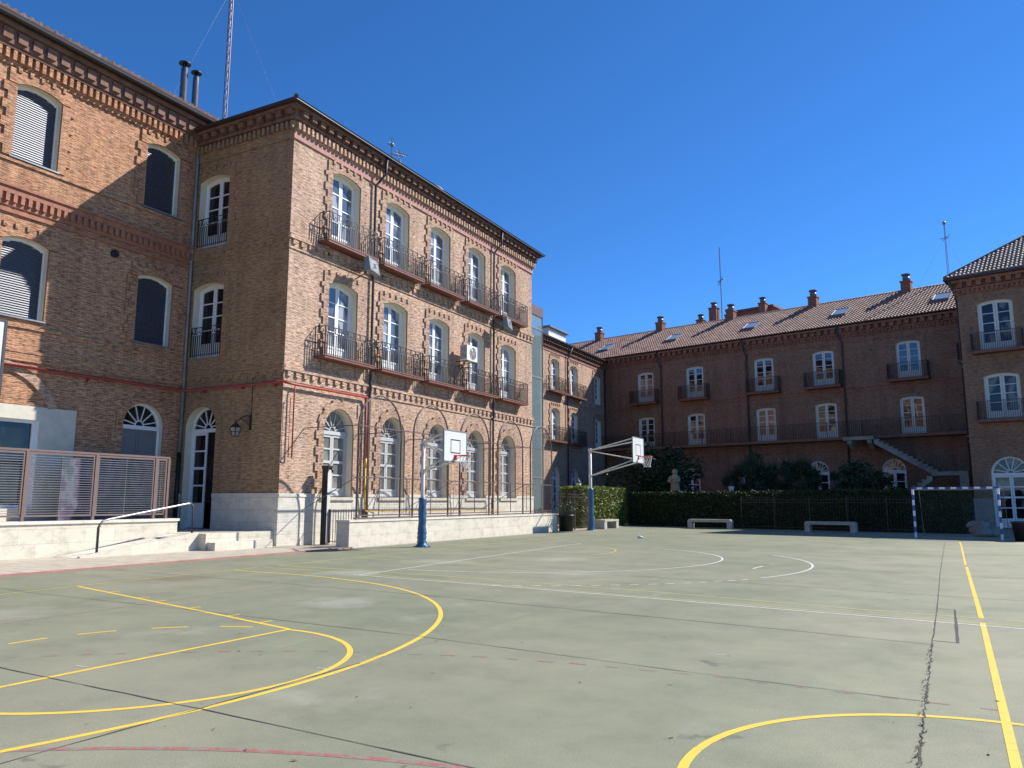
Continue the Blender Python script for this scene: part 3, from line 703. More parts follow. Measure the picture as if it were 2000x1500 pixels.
link('downpipe', downpipe([(.06, -.12, 3.4), (.06, -.12, .5)], 'black', .075), blk, OB @ Vector((0, 0, 0)), RB)
mb = MB().use('zinc'); mb.lathe([(.45, 17.2), (.5, 19.1), (.62, 19.12), (.62, 19.25), (.35, 19.55), (.05, 19.65)], 16, (15.4, 4)); link('roof_vent', mb.mesh('roof_vent'), roofC)
for nm, (s, y, zt), k in (('weather_mast', (11.25, 4, 20.85), 0), ('rooftop_aerial', (11.95, 4, 20.35), 1)):
    mb = MB().use('zinc'); mb.tube([(0, 0, 17.0), (0, 0, zt)], .03, 5)
    if k == 0: mb.bar((-.25, 0, zt - .4), (.25, 0, zt - .4), .02); mb.blob((0, 0, zt - .45), .12); mb.bar((0, -.2, zt - .5), (0, .3, zt - .35), .02)
    else:
        for q in range(6): mb.bar((-.55 + q * .2, -.28, zt - .35 + q * .05), (-.55 + q * .2, .28, zt - .35 + q * .05), .015)
        mb.bar((-.6, 0, zt - .36), (.55, 0, zt - .08), .02); mb.bar((-.3, 0, zt - .1), (.2, 0, zt - .7), .015)
    o = link(nm, mb.mesh(nm)); o.matrix_world = T((-20, 20.4, 0)) @ RZ(R(90)) @ T((s, y, 0))
    tag(o, ('thin pole with small weather sensors above the sunlit block roof', 'rooftop TV aerial with short crossbars behind the sunlit block eave')[k], 'antenna')

# ------------------------------------------------------------------ long wing on the left
wg = thing('school_wing', 'brick wing at the left edge with roller blinds and a red dentil band', 'building', (-25.1, 3.0, 0), R(90))
LA = 17.4; AX = [6.2, 10.98, 15.77]   # window centres along the wing
opsA = [(x, 1.5, z, z + 2.42, .18) for x in AX for z in (7.33, 12.47)] + [(15.7, 1.66, .95, 4.28, .83)]
opsA.append((10.4, 3.0, 1.35, 4.12, 0))
mb = MB().use('brick_red'); wall(mb, 0, LA, -.1, 15.5, opsA); mb.poly([(0, 0, -.1), (0, 0, 16.7), (0, 9, 16.7), (0, 9, -.1)]); link('wall', mb.mesh('wall'), wg)
mb = MB().use('brick_red'); mb.box(0, LA, -.06, .2, 15.42, 15.52); mb.box(0, LA, -.08, .2, 15.52, 16.02)
dentils(mb, 0, LA, -.20, 15.56, 15.90, .235, .115); mb.use('corn_dark'); mb.box(0, LA, -.22, .2, 15.90, 16.0); mb.box(0, LA, -.28, .2, 16.0, 16.5); dentils(mb, 0, LA, -.36, 16.1, 16.45, .47, .30); mb.box(0, LA + .3, -.42, .2, 16.5, 16.66)
link('cornice', mb.mesh('cornice'), wg)
mb = MB().use('red_trim'); mb.box(0, LA, -.10, .02, 11.22, 11.42); mb.box(0, LA, -.05, .02, 10.82, 11.22); dentils(mb, 0, LA, -.14, 10.94, 11.2, .235, .115); mb.box(0, LA, -.16, .02, 11.42, 11.50); mb.box(0, LA, -.07, .02, 10.6, 10.72)
mb.use('brick_red')
for z in (6.22, 5.95, 12.28, 7.0): mb.box(0, LA, -.06, .02, z, z + .09)
mb.box(0, LA, -.035, .02, 6.04, 6.22)
link('string_course', mb.mesh('string_course'), wg)
mb = MB().use('pipe_dark'); prof = [(-.62 + .1 * math.cos(t), 16.74 + .1 * math.sin(t)) for t in [math.pi + math.pi * i / 6 for i in range(7)]]
mb.prism(prof + [(-.5, 16.8), (-.5, 16.68), (-.3, 16.68), (-.3, 16.8), (-.72, 16.83)][0:1] + [(-.74, 16.8)], 'x', 0, LA + .6); mb.box(0, LA + .5, -.5, -.40, 16.662, 16.78); link('gutter', mb.mesh('gutter'), wg)
mb = MB().use('tile'); p = R(24); tile_roof(mb, (0, -.62, 16.84), (1, 0, 0), (0, math.cos(p), math.sin(p)), 18.4, 6.2, .26, .42, amp=.10, lip=.06)
mb.use('roofdark'); mb.poly([(0, -.6, 16.80), (18.4, -.6, 16.80), (18.4, 5, 16.82 + 2.48), (0, 5, 16.82 + 2.48)]); mb.poly([(0, 5, 19.3), (18.4, 5, 19.3), (18.4, 11, 16.8), (0, 11, 16.8)])
mb.use('tile'); mb.prism([(-.6, 16.5), (5, 16.5), (5, 19.2)], 'x', LA + .4, LA + .95)
link('roof', mb.mesh('roof'), wg)
# roller blinds: a stack of convex slats behind a plaster reveal
def blind_meshes(w_, hs, rise, y):
    mb = MB().use('white'); a = w_ / 2; head_strip(mb, a, rise, hs, .09, y - .02, y + .06)
    for sx in (-1, 1): mb.box(sx * a, sx * (a - .05), y - .02, y + .06, 0, hs)
    s = MB().use('blind'); z = 0; h = .078
    while z < hs + rise - .06:
        zt = z + h; hw = a - .05
        if zt > hs - .02:
            dz = zt - hs + rise * .15; 
            while hw > .05 and arcz(hw, a, rise, hs) - .06 < zt: hw -= .03
        P = [(y + .03, z), (y - .010, z + .012), (y - .014, z + .022), (y - .0065, z + .060), (y + .010, z + .068), (y + .03, zt)]
        for (ya, za), (yb, zb) in zip(P, P[1:]): s.poly([(-hw, ya, za), (hw, ya, za), (hw, yb, zb), (-hw, yb, zb)])
        z = zt
    return mb.mesh('window'), s.mesh('roller_blind')
bf, bs = blind_meshes(1.5, 2.42, .18, .24); brv = reveal_mesh(1.5, 2.42, .18, .25, 'plaster'); bsr = surround_mesh(1.5, 2.42, .18, 'brick_red', .07, -.02)
for x in AX:
    for z in (7.33, 12.47):
        o = link('window', bf, wg, (x, 0, z)); link('roller_blind', bs, o); link('reveal', brv, o); link('surround', bsr, o)
        q = MB().use('zinc'); q.box(-.82, .82, -.09, .2, -.05, -.003); link('sill', q.mesh('sill'), o)
fk, pk = fan_meshes(1.66, 3.33, .20, 3, .9, 'glass_dark', leaf='greydoor')
o = put_window(wg, (fk, pk, reveal_mesh(1.66, 3.33, .83, .21, 'plaster'), surround_mesh(1.66, 3.33, .83, 'brick_red', .035, 0)), 15.7, .95); o.name = 'grey_door'
mb = MB().use('stucco'); wall(mb, 8.2, 13.12, 0, 4.55, [(10.4, 3.0, 1.35, 4.12, 0)], -.05); mb.poly([(13.12, -.05, 0), (13.12, .02, 0), (13.12, .02, 4.55), (13.12, -.05, 4.55)]); mb.poly([(8.2, -.05, 4.55), (13.12, -.05, 4.55), (13.12, .02, 4.55), (8.2, .02, 4.55)])
st = link('stucco_panel', mb.mesh('stucco_panel'), wg)
mb = MB().use('white')
for x in (8.9, 10.35, 11.78): mb.box(x, x + .12, .10, .18, 1.35, 4.12)
mb.box(9.02, 11.78, .10, .18, 1.35, 1.45); mb.box(9.02, 11.78, .10, .18, 4.02, 4.12)
for x in (8.9, 11.9): mb.poly([(x, -.05, 1.35), (x, .18, 1.35), (x, .18, 4.12), (x, -.05, 4.12)])
mb.poly([(8.9, -.05, 4.12), (11.9, -.05, 4.12), (11.9, .18, 4.12), (8.9, .18, 4.12)]); mb.poly([(8.9, -.05, 1.35), (11.9, -.05, 1.35), (11.9, .18, 1.35), (8.9, .18, 1.35)])
o = link('window', mb.mesh('window'), wg); mb = MB().use('glass_dark'); mb.poly([(8.9, .16, 1.35), (11.9, .16, 1.35), (11.9, .16, 4.12), (8.9, .16, 4.12)]); link('pane', mb.mesh('pane'), o)
mb = MB().use('brick_trim')   # relieving arch over the stucco panel
P = arcpts(1.75, 1.15, 4.5, 14)
for i, (p, q) in enumerate(zip(P, P[1:])):
    c = Vector((0, 4.0)); f = lambda t, e: c + (Vector(t) - c) * e
    a_, b_, c_, d_ = Vector(p), Vector(q), f(q, 1.17), f(p, 1.17); y0 = -.07
    for sgn in (1,):
        A = [mb.pt((10.4 + v.x, y0, v.y)) for v in (a_, b_, c_, d_)]; B = [mb.pt((10.4 + v.x, .01, v.y)) for v in (a_, b_, c_, d_)]
        mb.face(A)
        for e in range(4): mb.face((A[(e + 1) % 4], A[e], B[e], B[(e + 1) % 4]))
link('relieving_arch', mb.mesh('relieving_arch'), wg)
mb = MB().use('black'); mb.lathe([(.14, 0), (.14, .1), (.10, .1), (.09, .02)], 14); o = link('wall_vent', mb.mesh('wall_vent'), wg, (14.04, 0, 10.3)); o.rotation_euler = (R(90), 0, 0)
for k, (x, y, zt, r) in enumerate(((-31.0, 24.0, 23.05, .165), (-30.75, 24.5, 22.75, .15))):
    mb = MB().use('flue'); mb.lathe([(r, 16.5), (r, 19.5), (r + .02, 19.5), (r + .02, 19.58), (r, 19.58), (r, zt - .35), (r * .7, zt - .3), (r * .7, zt - .12)], 16); mb.use('black'); mb.lathe([(r * 1.75, zt - .12), (r * 1.7, zt - .06), (.02, zt + .08)], 16)
    tag(link('flue', mb.mesh('flue'), None, (x, y, 0)), ('taller steel flue with a flat cap above the left wing roof', 'shorter steel flue standing just behind the taller one')[k], 'flue', 'steel flues')
# lattice mast
mb = MB().use('mast'); zt = 46
C3 = [(.13 * math.cos(t), .13 * math.sin(t)) for t in (.3, .3 + 2.094, .3 + 4.189)]
for c in C3: mb.tube([(*c, 15), (*c, zt)], .024, 4)
z = 15
while z < zt - .5:
    for i in range(3):
        a, b = C3[i], C3[(i + 1) % 3]; mb.bar((*a, z), (*b, z + .3), .012); mb.bar((*b, z + .3), (*a, z + .6), .012)
    z += .6
o = tag(link('lattice_mast', mb.mesh('lattice_mast'), None, (-37.3, 32, 0)), 'tall thin lattice radio mast rising behind the roofs at upper left', 'mast')
mb = MB().use('mast')
for a in (.5, 2.6, 4.7): mb.bar((.1 * math.cos(a), .1 * math.sin(a), 34), (7 * math.cos(a), 7 * math.sin(a), 17), .003)
link('guy_wire', mb.mesh('guy_wire'), o)

# ------------------------------------------------------------------ rear wings
lk = thing('link_wing', 'lower brick wing behind the glass lift, half in sun and half in shade', 'building', (-25.1, 40.3, 0), R(90))
FX = [14.27, 17.95, 23.15]; LF = 24.93
opsF = [(x, 1.5, z, z + 2.4, .2) for x in FX for z in (6.12, 9.98)] + [(x, 1.45, .4, 3.45, .725) for x in FX[:2]]
mb = MB().use('brick_tan'); wall(mb, 0, LF, -.1, 13.2, opsF); link('wall', mb.mesh('wall'), lk)
mb = MB().use('brick_pink'); mb.box(0, LF, -.05, .1, 13.05, 13.25); mb.use('corn_dark'); mb.box(0, LF, -.06, .1, 13.25, 13.8); dentils(mb, 0, LF, -.20, 13.3, 13.6, .25, .125); mb.box(0, LF, -.24, .1, 13.6, 13.8); dentils(mb, 0, LF, -.38, 13.64, 13.8, .46, .25); mb.box(0, LF, -.44, .1, 13.8, 13.92); link('cornice', mb.mesh('cornice'), lk)
mb = MB().use('brick_tan')
for z in (5.6, 9.5): mb.box(0, LF, -.07, .02, z, z + .1); dentils(mb, 0, LF, -.06, z - .18, z, .42, .21)
link('string_course', mb.mesh('string_course'), lk)
mb = MB().use('pipe_dark'); mb.box(0, LF, -.58, -.40, 13.925, 14.02); link('gutter', mb.mesh('gutter'), lk)
mb = MB().use('roofdark'); mb.poly([(0, -.6, 14.0), (LF + 4, -.6, 14.0), (LF + 4, 5.5, 15.6), (0, 5.5, 15.6)]); mb.poly([(0, 5.5, 15.6), (LF + 4, 5.5, 15.6), (LF + 4, 12, 14), (0, 12, 14)]); link('roof', mb.mesh('roof'), lk)
fk, pk = french_meshes(1.5, 2.4, .2, .2, 4, .5, 'glass_c'); kitF = (fk, pk, reveal_mesh(1.5, 2.4, .2, .21, 'plaster'), surround_mesh(1.5, 2.4, .2, 'brick_trim', .06, 0))
fk, pk = fan_meshes(1.45, 3.05, .2, 4, .6, 'glass_d'); kitFG = (fk, pk, reveal_mesh(1.45, 3.05, .725, .21, 'plaster'))
for x in FX:
    for z in (6.12, 9.98): put_window(lk, kitF, x, z)
for x in FX[:2]: put_window(lk, kitFG, x, .4)
bkF = balcony_meshes(1.5, .55, 1.1, step=.14)
for x in FX[:2]:
    for z in (6.12, 9.95): put_balcony(lk, bkF, x, z)
link('downpipe', downpipe([(16.75, -.5, 13.95), (16.6, -.2, 13.1), (16.45, -.12, 12.9), (16.45, -.12, 0)], 'pipe_dark'), lk)
mb = MB().use('white'); mb.box(-.1, 3.2, -1.5, 1.5, 14.0, 15.25)
for z in (14.9, 15.07): mb.box(-.12, 3.22, -1.52, 1.52, z, z + .05)
mb.use('zinc'); mb.box(-.35, 3.5, -1.75, 1.75, 15.26, 15.36); link('roof_cabin', mb.mesh('roof_cabin'), lk, (14.6, 2.1, 0))

TH = R(-12.8); KX = (-25.1, 65.23, 0)
rear = thing('rear_wing', 'long shaded brick wing across the back under a sunlit tiled roof', 'building', KX, TH)
DX = [4.3, 8.97, 14.87, 19.42, 25.2]; LD = 29.6
opsD = [(x, 1.55, z, z + 2.48, .10) for x in DX for z in (6.12, 10.02)] + [(x, 1.55, .5, 3.7, .775) for x in (8.35, 18.6, 23.75, 4.0, 13.5)]
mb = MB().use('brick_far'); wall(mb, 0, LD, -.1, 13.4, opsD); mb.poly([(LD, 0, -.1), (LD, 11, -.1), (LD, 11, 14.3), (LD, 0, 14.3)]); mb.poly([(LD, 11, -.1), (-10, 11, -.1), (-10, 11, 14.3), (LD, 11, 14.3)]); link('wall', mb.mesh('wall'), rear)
mb = MB().use('brick_far_red'); mb.box(0, LD, -.04, .1, 12.95, 13.1); mb.box(0, LD, -.06, .1, 13.35, 14.2); dentils(mb, 0, LD, -.14, 13.4, 13.62, .25, .125); mb.box(0, LD, -.18, .1, 13.62, 13.72); dentils(mb, 0, LD, -.30, 13.74, 14.05, .5, .27); mb.box(0, LD, -.34, .1, 14.05, 14.2); link('cornice', mb.mesh('cornice'), rear)
mb = MB().use('brick_far_red')
for z in (5.35, 9.6): mb.box(0, LD, -.06, .02, z, z + .1); mb.box(0, LD, -.035, .02, z - .25, z - .15)
link('string_course', mb.mesh('string_course'), rear)
p = R(28.5); DV = (0, math.cos(p), math.sin(p))
mb = MB().use('tile'); tile_roof(mb, (-9.5, -.42, 14.28), (1, 0, 0), DV, LD + 9.7, 6.75, .22, .36, amp=.07, lip=.065)
mb.use('roofdark'); mb.poly([(-9.5, -.42, 14.24), (LD, -.42, 14.24), (LD, 5.5, 17.44), (-9.5, 5.5, 17.44)]); mb.poly([(-9.5, 5.5, 17.44), (LD, 5.5, 17.44), (LD, 11.4, 14.24), (-9.5, 11.4, 14.24)])
mb.use('tile'); mb.tube([(-9.5, 5.5, 17.5), (LD, 5.5, 17.5)], .12, 7); rf = link('roof', mb.mesh('roof'), rear)
def chimney_mesh(h, hw=.34):
    m = MB().use('brick_far_red'); m.box(-hw, hw, -hw, hw, -1.0, h); m.box(-hw - .05, hw + .05, -hw - .05, hw + .05, h - .12, h)
    m.use('zinc'); m.lathe([(.24, h), (.24, h + .2), (.27, h + .2), (.27, h + .26), (.24, h + .26), (.24, h + .46)], 12); m.use('corn_dark'); m.lathe([(.33, h + .46), (.33, h + .54), (.02, h + .6)], 12); return m.mesh('chimney')
chm = chimney_mesh(.85)
for s in (-4.0, 2.9, 9.95, 17.15, 24.2): link('chimney', chm, rf, (s, 5.3, 17.35))
m = MB().use('zinc'); m.box(-.55, .55, 0, .06, .10, .18); m.box(-.55, .55, 1.44, 1.5, .10, .18); m.box(-.55, -.49, .06, 1.44, .10, .18); m.box(.49, .55, .06, 1.44, .10, .18); m.box(-.55, .55, .0, 1.5, -.1, .09)
m.use('skyglass'); m.box(-.49, .49, .06, 1.44, .12, .15); skl = m.mesh('skylight')
for s in (-1.1, 6.0, 13.1, 20.2, 27.15):
    o = link('skylight', skl, rf, Vector((s, -.42, 14.34)) + Vector(DV) * 2.2); o.rotation_euler = (p, 0, 0)
fk, pk = french_meshes(1.55, 2.48, .10, .10, 4, .5, 'glass_d', 'farwhite', fr=.09, st=.095); kitD = (fk, pk, reveal_mesh(1.55, 2.48, .10, .11, 'plaster'), surround_mesh(1.55, 2.48, .10, 'brick_far_pale', .025, 0))
fk, pk = fan_meshes(1.55, 3.2, .12, 4, .6, 'glass_d', spokes=8); kitDG = (fk, pk, reveal_mesh(1.55, 3.2, .775, .13, 'plaster'))
for x in DX:
    for z in (6.12, 10.02): put_window(rear, kitD, x, z)
for x in (8.35, 18.6, 23.75, 4.0, 13.5): put_window(rear, kitDG, x, .5)
bkD = balcony_meshes(1.3, .62, 1.1, .14, False, .11)
for x in DX: put_balcony(rear, bkD, x, 9.9)
for s in (5.85, 13.5, 20.85): link('downpipe', downpipe([(s - .2, -.42, 14.25), (s - .18, -.32, 13.6), (s, -.12, 12.95), (s, -.10, .0)], 'pipe_dark', .065), rear)
link('downpipe', downpipe([(.12, -.12, 13.9), (.12, -.12, 0)], 'pipe_dark', .07), rear)
mb = MB().use('corn_dark'); mb.box(.05, LD, -1.0, -.02, 5.88, 6.08); wk = link('walkway', mb.mesh('walkway'), rear)
mb = MB().use('iron'); rail_run(mb, .1, LD, -.95, 1.1, scrolls=False, step=.13)
for i in range(13): mb.bar((.1 + i * 2.45, -.95, 0), (.1 + i * 2.45, -.95, 1.12), .028)
link('railing', mb.mesh('railing'), wk, (0, 0, 6.08))

EC = (2.39, 53.09, 0); LE = 13.
pav = thing('corner_pavilion', 'shaded brick corner building at the right edge with a hipped tile roof', 'building', EC, TH)
EX = [1.9, 6.6, 11.3]
opsE = [(x, 1.8, z, z + h, .14) for x in EX for z, h in ((6.3, 2.5), (10.36, 2.8))] + [(x, 1.9, .05, 3.15, .95) for x in EX]
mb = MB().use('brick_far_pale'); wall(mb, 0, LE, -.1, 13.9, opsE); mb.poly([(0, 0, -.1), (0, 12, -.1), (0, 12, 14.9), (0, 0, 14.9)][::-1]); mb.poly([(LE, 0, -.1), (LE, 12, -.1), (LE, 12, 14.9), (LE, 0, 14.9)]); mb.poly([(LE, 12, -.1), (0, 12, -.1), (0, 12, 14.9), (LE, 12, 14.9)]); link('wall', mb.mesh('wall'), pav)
mb = MB().use('brick_far_red')
for xf, L, e in ((Matrix(), LE, 0.), (T((0, 12, 0)) @ RZ(R(-90)), 12, .004)):
    mb.xf = xf; mb.box(-.02, L, -.06, .1, 13.85 + e, 14.75 + e); dentils(mb, 0, L, -.15, 13.9 + e, 14.12 + e, .25, .125); mb.box(-.1, L + .1, -.19, .1, 14.12 + e, 14.24 + e); dentils(mb, 0, L, -.32, 14.28 + e, 14.58 + e, .5, .27); mb.box(-.2, L + .2, -.36, .1, 14.58 + e, 14.75 + e)
mb.xf = Matrix(); link('cornice', mb.mesh('cornice'), pav)
mb = MB().use('brick_far_pale')
for z in (5.3, 9.75): mb.box(-.08, LE, -.08, .02, z, z + .12); mb.box(-.04, LE, -.045, .02, z - .3, z - .2)
link('string_course', mb.mesh('string_course'), pav)
for a, b in ((-.05, .92), (2.87, 5.63), (7.57, 10.33), (12.3, LE)): mb = MB().use('stone_far'); mb.box(a, b, -.06, .05, -.1, 1.6); mb.box(a - .02 * (a < 0), b, -.085, .05, 1.6, 1.72); link('plinth', mb.mesh('plinth'), pav)
mb = MB().use('pipe_dark'); mb.box(-.55, LE, -.58, -.40, 14.76, 14.87); mb.box(-.57, -.36, -.575, 12, 14.765, 14.875); link('gutter', mb.mesh('gutter'), pav)
p = R(36); mb = MB().use('tile_e'); tile_roof(mb, (-.55, -.55, 14.9), (1, 0, 0), (0, math.cos(p), math.sin(p)), LE + .5, 8.0, .22, .36, inside=lambda u, v: u > v * math.cos(p), amp=.07, lip=.06)
h6 = math.tan(p) * 6.5
mb.use('roofdark'); mb.poly([(-.55, -.55, 14.86), (LE + .5, -.55, 14.86), (LE - 6.5, 5.95, 14.86 + h6), (5.95, 5.95, 14.86 + h6)]); mb.poly([(-.55, 12.5, 14.86), (-.55, -.55, 14.86), (5.95, 5.95, 14.86 + h6)]); mb.poly([(LE + .5, -.55, 14.86), (LE + .5, 12.5, 14.86), (LE - 6.5, 5.95, 14.86 + h6)]); mb.poly([(LE + .5, 12.5, 14.86), (-.55, 12.5, 14.86), (5.95, 5.95, 14.86 + h6), (LE - 6.5, 5.95, 14.86 + h6)])
mb.use('corn_dark'); mb.tube([(-.5, -.5, 14.95), (5.95, 5.95, 14.95 + h6)], .11, 7); link('roof', mb.mesh('roof'), pav)
def kitE(h):
    a, b = french_meshes(1.8, h, .14, .12, 4, .45, 'glass_e', 'farwhite', fr=.10, st=.11); return (a, b, reveal_mesh(1.8, h, .14, .13, 'plaster'), surround_mesh(1.8, h, .14, 'brick_far_pale', .03, 0))
k1, k2 = kitE(2.5), kitE(2.8)
fk, pk = fan_meshes(1.9, 3.1, .14, 4, .55, 'glass_e', spokes=6); kE = (fk, pk, reveal_mesh(1.9, 3.1, .95, .15, 'plaster'))
bkE = balcony_meshes(1.3, .6, 1.08, .14, False, .11)
for x in EX:
    put_window(pav, k1, x, 6.3); put_window(pav, k2, x, 10.36)
    o = put_window(pav, kE, x, .05); o.name = 'arched_door'
    for z in (6.22, 10.27): put_balcony(pav, bkE, x, z)
o = link('balcony', bkE[0], pav, (0, 3.2, 10.27), R(-90)); link('railing', bkE[1], o)
link('downpipe', downpipe([(-.3, -.5, 14.8), (-.14, .3, 13.9), (-.12, .4, 13.5), (-.12, .4, 0)], 'pipe_dark', .06), pav)

# stone stair down from the rear walkway
def rp(s, y, z): return (s, y, z)
sr = thing('stone_staircase', 'grey stone outdoor staircase turning down from the walkway beside the corner building', 'staircase', KX, TH)
mb = MB().use('grey_stone'); mb.box(21.2, 23.2, -2.3, -1.0, 5.72, 5.95)
for s in (21.45, 22.75): mb.prism([(-1.0, 5.1), (-1.0, 5.72), (-2.2, 5.72), (-2.2, 5.5), (-1.5, 5.1)], 'x', s, s + .3)
link('upper_landing', mb.mesh('upper_landing'), sr)
mb = MB().use('grey_stone'); n = 13
for i in range(n):
    s = 23.2 + (26.9 - 23.2) * i / n; z = 5.72 - (5.72 - 3.45) * (i + 1) / n; mb.box(s, s + .33, -2.25, -1.05, z, z + .17); mb.box(s - .03, s + .06, -2.3, -1.05, z + .17, z + .21)
mb.prism([(23.2, 5.72), (23.2, 5.42), (26.9, 3.1), (26.9, 3.4)], 'y', -2.28, -2.12); link('upper_flight', mb.mesh('upper_flight'), sr)
mb = MB().use('grey_stone'); mb.box(26.9, 28.9, -3.6, -1.0, 3.15, 3.4); mb.box(28.4, 28.9, -3.6, -1.0, 0, 3.15); link('lower_landing', mb.mesh('lower_landing'), sr)
mb = MB().use('grey_stone'); n = 15
for i in range(n):
    s = 26.9 - (26.9 - 22.6) * i / n; z = 3.15 - 3.15 * (i + 1) / n; mb.box(s - .32, s, -3.6, -2.4, z, z + .2); mb.box(s - .34, s - .25, -3.65, -2.4, z + .2, z + .24)
mb.prism([(26.9, 3.15), (26.9, 2.85), (22.9, 0), (22.5, 0)], 'y', -3.62, -3.46); link('lower_flight', mb.mesh('lower_flight'), sr)
mb = MB().use('iron')
def stair_rail(a, b, n):
    a = Vector(a); b = Vector(b); mb.bar(a + Vector((0, 0, 1)), b + Vector((0, 0, 1)), .02)
    for i in range(n + 1): q = a.lerp(b, i / n); mb.bar(q, q + Vector((0, 0, 1)), .012)
stair_rail((23.2, -2.2, 5.8), (26.9, -2.2, 3.5), 26); stair_rail((26.9, -3.55, 3.4), (22.6, -3.55, .2), 28); stair_rail((26.9, -3.55, 3.4), (28.8, -3.55, 3.4), 14); stair_rail((21.2, -2.25, 5.95), (23.2, -2.25, 5.95), 14)
link('handrail', mb.mesh('handrail'), sr)

# block behind the rear ridge, with chimneys
bh = thing('background_block', 'small brown roof block peeking over the rear ridge between chimneys', 'building', KX, TH)
mb = MB().use('brick_far_red'); mb.box(6.5, 10.2, 14, 20, 0, 20.2); link('wall', mb.mesh('wall'), bh)
mb = MB().use('balcony_red'); mb.box(6.3, 10.4, 13.8, 20.2, 20.2, 20.4); link('parapet', mb.mesh('parapet'), bh)
for k, (s, zt, hw) in enumerate(((2.86, 19.95, .36), (4.35, 20.95, .40), (9.62, 20.5, .33), (5.9, 20.0, .3))):
    m = chimney_mesh(0, hw); q = link('rear_chimney', m); q.matrix_world = T(KX) @ RZ(TH) @ T((s, 13.6 if k != 2 else 13.2, zt))
    b2 = MB().use('brick_far_red'); b2.box(-hw + .001, hw - .001, -hw + .001, hw - .001, -6, -.9); link('stack', b2.mesh('stack'), q)
    tag(q, ('short capped chimney left of the tall one behind the rear ridge', 'tallest square chimney behind the rear ridge beside the thin mast', 'capped chimney at the right end of the small brown roof block', 'low chimney just right of the thin mast behind the ridge')[k], 'chimney')
for k, (s, y, z0, zt) in enumerate(((5.0, 14, 17, 27.3), (26.77, 7, 15, 22.7))):
    mb = MB().use('zinc')
    if k == 0: mb.tube([(0, 0, z0), (0, 0, zt)], .05, 5); mb.bar((-.35, 0, zt - 3.6), (.35, 0, zt - 3.4), .05); mb.bar((-.3, 0, zt - 4), (.2, 0, zt - 3.2), .04)
    else:
        for c in ((-.08, 0), (.08, 0)): mb.tube([(c[0], 0, z0), (c[0] * .3, 0, zt)], .028, 4)
        mb.blob((0, 0, zt), .14); mb.bar((-.35, 0, zt - 1.2), (.25, 0, zt - 1.2), .03); mb.bar((-.2, -.2, zt - 1.5), (.3, .2, zt - .9), .02); mb.bar((.02, 0, zt - 1), (-2.4, 0, 17.5), .006); mb.bar((.02, 0, zt - 1), (1.5, 0, 17.5), .006)
    o = link('roof_antenna', mb.mesh('roof_antenna')); o.matrix_world = T(KX) @ RZ(TH) @ T((s, y, 0))
    tag(o, ('thin antenna mast with a crossbar rising behind the middle of the rear roof', 'guyed twin-pole antenna beside the hipped roof of the corner building')[k], 'antenna', 'roof antennas')

# glass lift tower at the end of the sunlit block
lt = thing('glass_lift_tower', 'glazed lift tower with a brown metal cap at the end of the sunlit block', 'lift tower', (-22.4, 40.45, 0))
mb = MB().use('brown_metal'); mb.box(-.02, 2.12, -.02, 2.02, 12.75, 13.35)
for x in (0, 2.04): 
    for y in (0, 1.94): mb.box(x, x + .06, y, y + .06, 0, 12.75)
link('frame', mb.mesh('frame'), lt)
for z in (2.9, 5.9, 8.9, 11.9): mb = MB().use('zinc'); mb.box(.06, 2.1, .005, .06, z, z + .10); mb.box(2.045, 2.095, .06, 1.94, z, z + .10); link('crossbar', mb.mesh('crossbar'), lt)
mb = MB().use('clear'); mb.box(.03, 2.07, .03, 1.97, .05, 12.74); link('glazing', mb.mesh('glazing'), lt)
mb = MB().use('liftcore'); mb.box(.12, 1.95, 1.35, 1.9, 0, 12.1); mb.use('ac')
for z in (.6, 3.5, 6.5, 9.5, 12.0): mb.box(.55, 1.7, .35, 1.6, z, z + .06); mb.box(.5, 1.0, .28, .36, z - .5, z - .42); mb.box(.5, 1.1, .28, .36, z + .5, z + .56)
mb.use('zinc'); mb.box(1.5, 1.58, .3, .38, 0, 12.2); mb.box(.9, .98, 1.5, 1.58, 0, 12.2); link('lift_shaft', mb.mesh('lift_shaft'), lt)

# ------------------------------------------------------------------ terrace, ramp and steps on the left
tw = thing('terrace_wall', 'pale stone retaining wall under the slatted fence at the left', 'wall', (-21.6, 4.0, 0), R(90))
mb = MB().use('travertine'); mb.box(0, 13.6, 0, .35, -.1, .93); link('wall', mb.mesh('wall'), tw)
mb = MB().use('stone'); mb.box(-.02, 13.64, -.05, .40, .93, 1.01); link('coping', mb.mesh('coping'), tw)
mb = MB().use('paving'); mb.box(-25.05, -21.96, 4, 17.5, .6, .95); struct('terrace', mb.mesh('terrace'))
st = thing('entrance_steps', 'pale stone platform with a ramp and steps up to the open arched door', 'steps', (-20.5, 17.45, 0))
mb = MB().use('travertine'); mb.box(-4.55, .42, 0, 2.88, -.1, .55); link('platform', mb.mesh('platform'), st)
mb = MB().use('travertine'); mb.box(.421, .78, .06, 2.5, -.1, .28); link('step', mb.mesh('step'), st)
mb = MB().use('stone'); mb.prism([(-3.9, .0), (-.003, .0), (-.003, .54), (-3.9, .035)], 'x', -1.05, .0); link('ramp', mb.mesh('ramp'), st)
mb = MB().use('travertine'); mb.prism([(-3.9, .0), (.002, .0), (.002, .60), (-3.9, .075)], 'x', .001, .10); link('ramp_kerb', mb.mesh('ramp_kerb'), st)
mb = MB().use('zinc'); mb.box(-.75, -.45, -.95, -.6, .44, .46); o = link('drain_grate', mb.mesh('drain_grate'), st); o.rotation_euler = (0, 0, 0)
hr = thing('handrail', 'bent tube handrail climbing the ramp, dark posts and shiny top', 'handrail', (-20.72, 14.25, 0), R(90))
mb = MB().use('steel'); mb.tube([(.06, 0, .93), (.12, 0, 1.0), (.3, 0, 1.05), (3.0, 0, 1.49), (3.1, 0, 1.48)], .032, 8); link('rail', mb.mesh('rail'), hr)
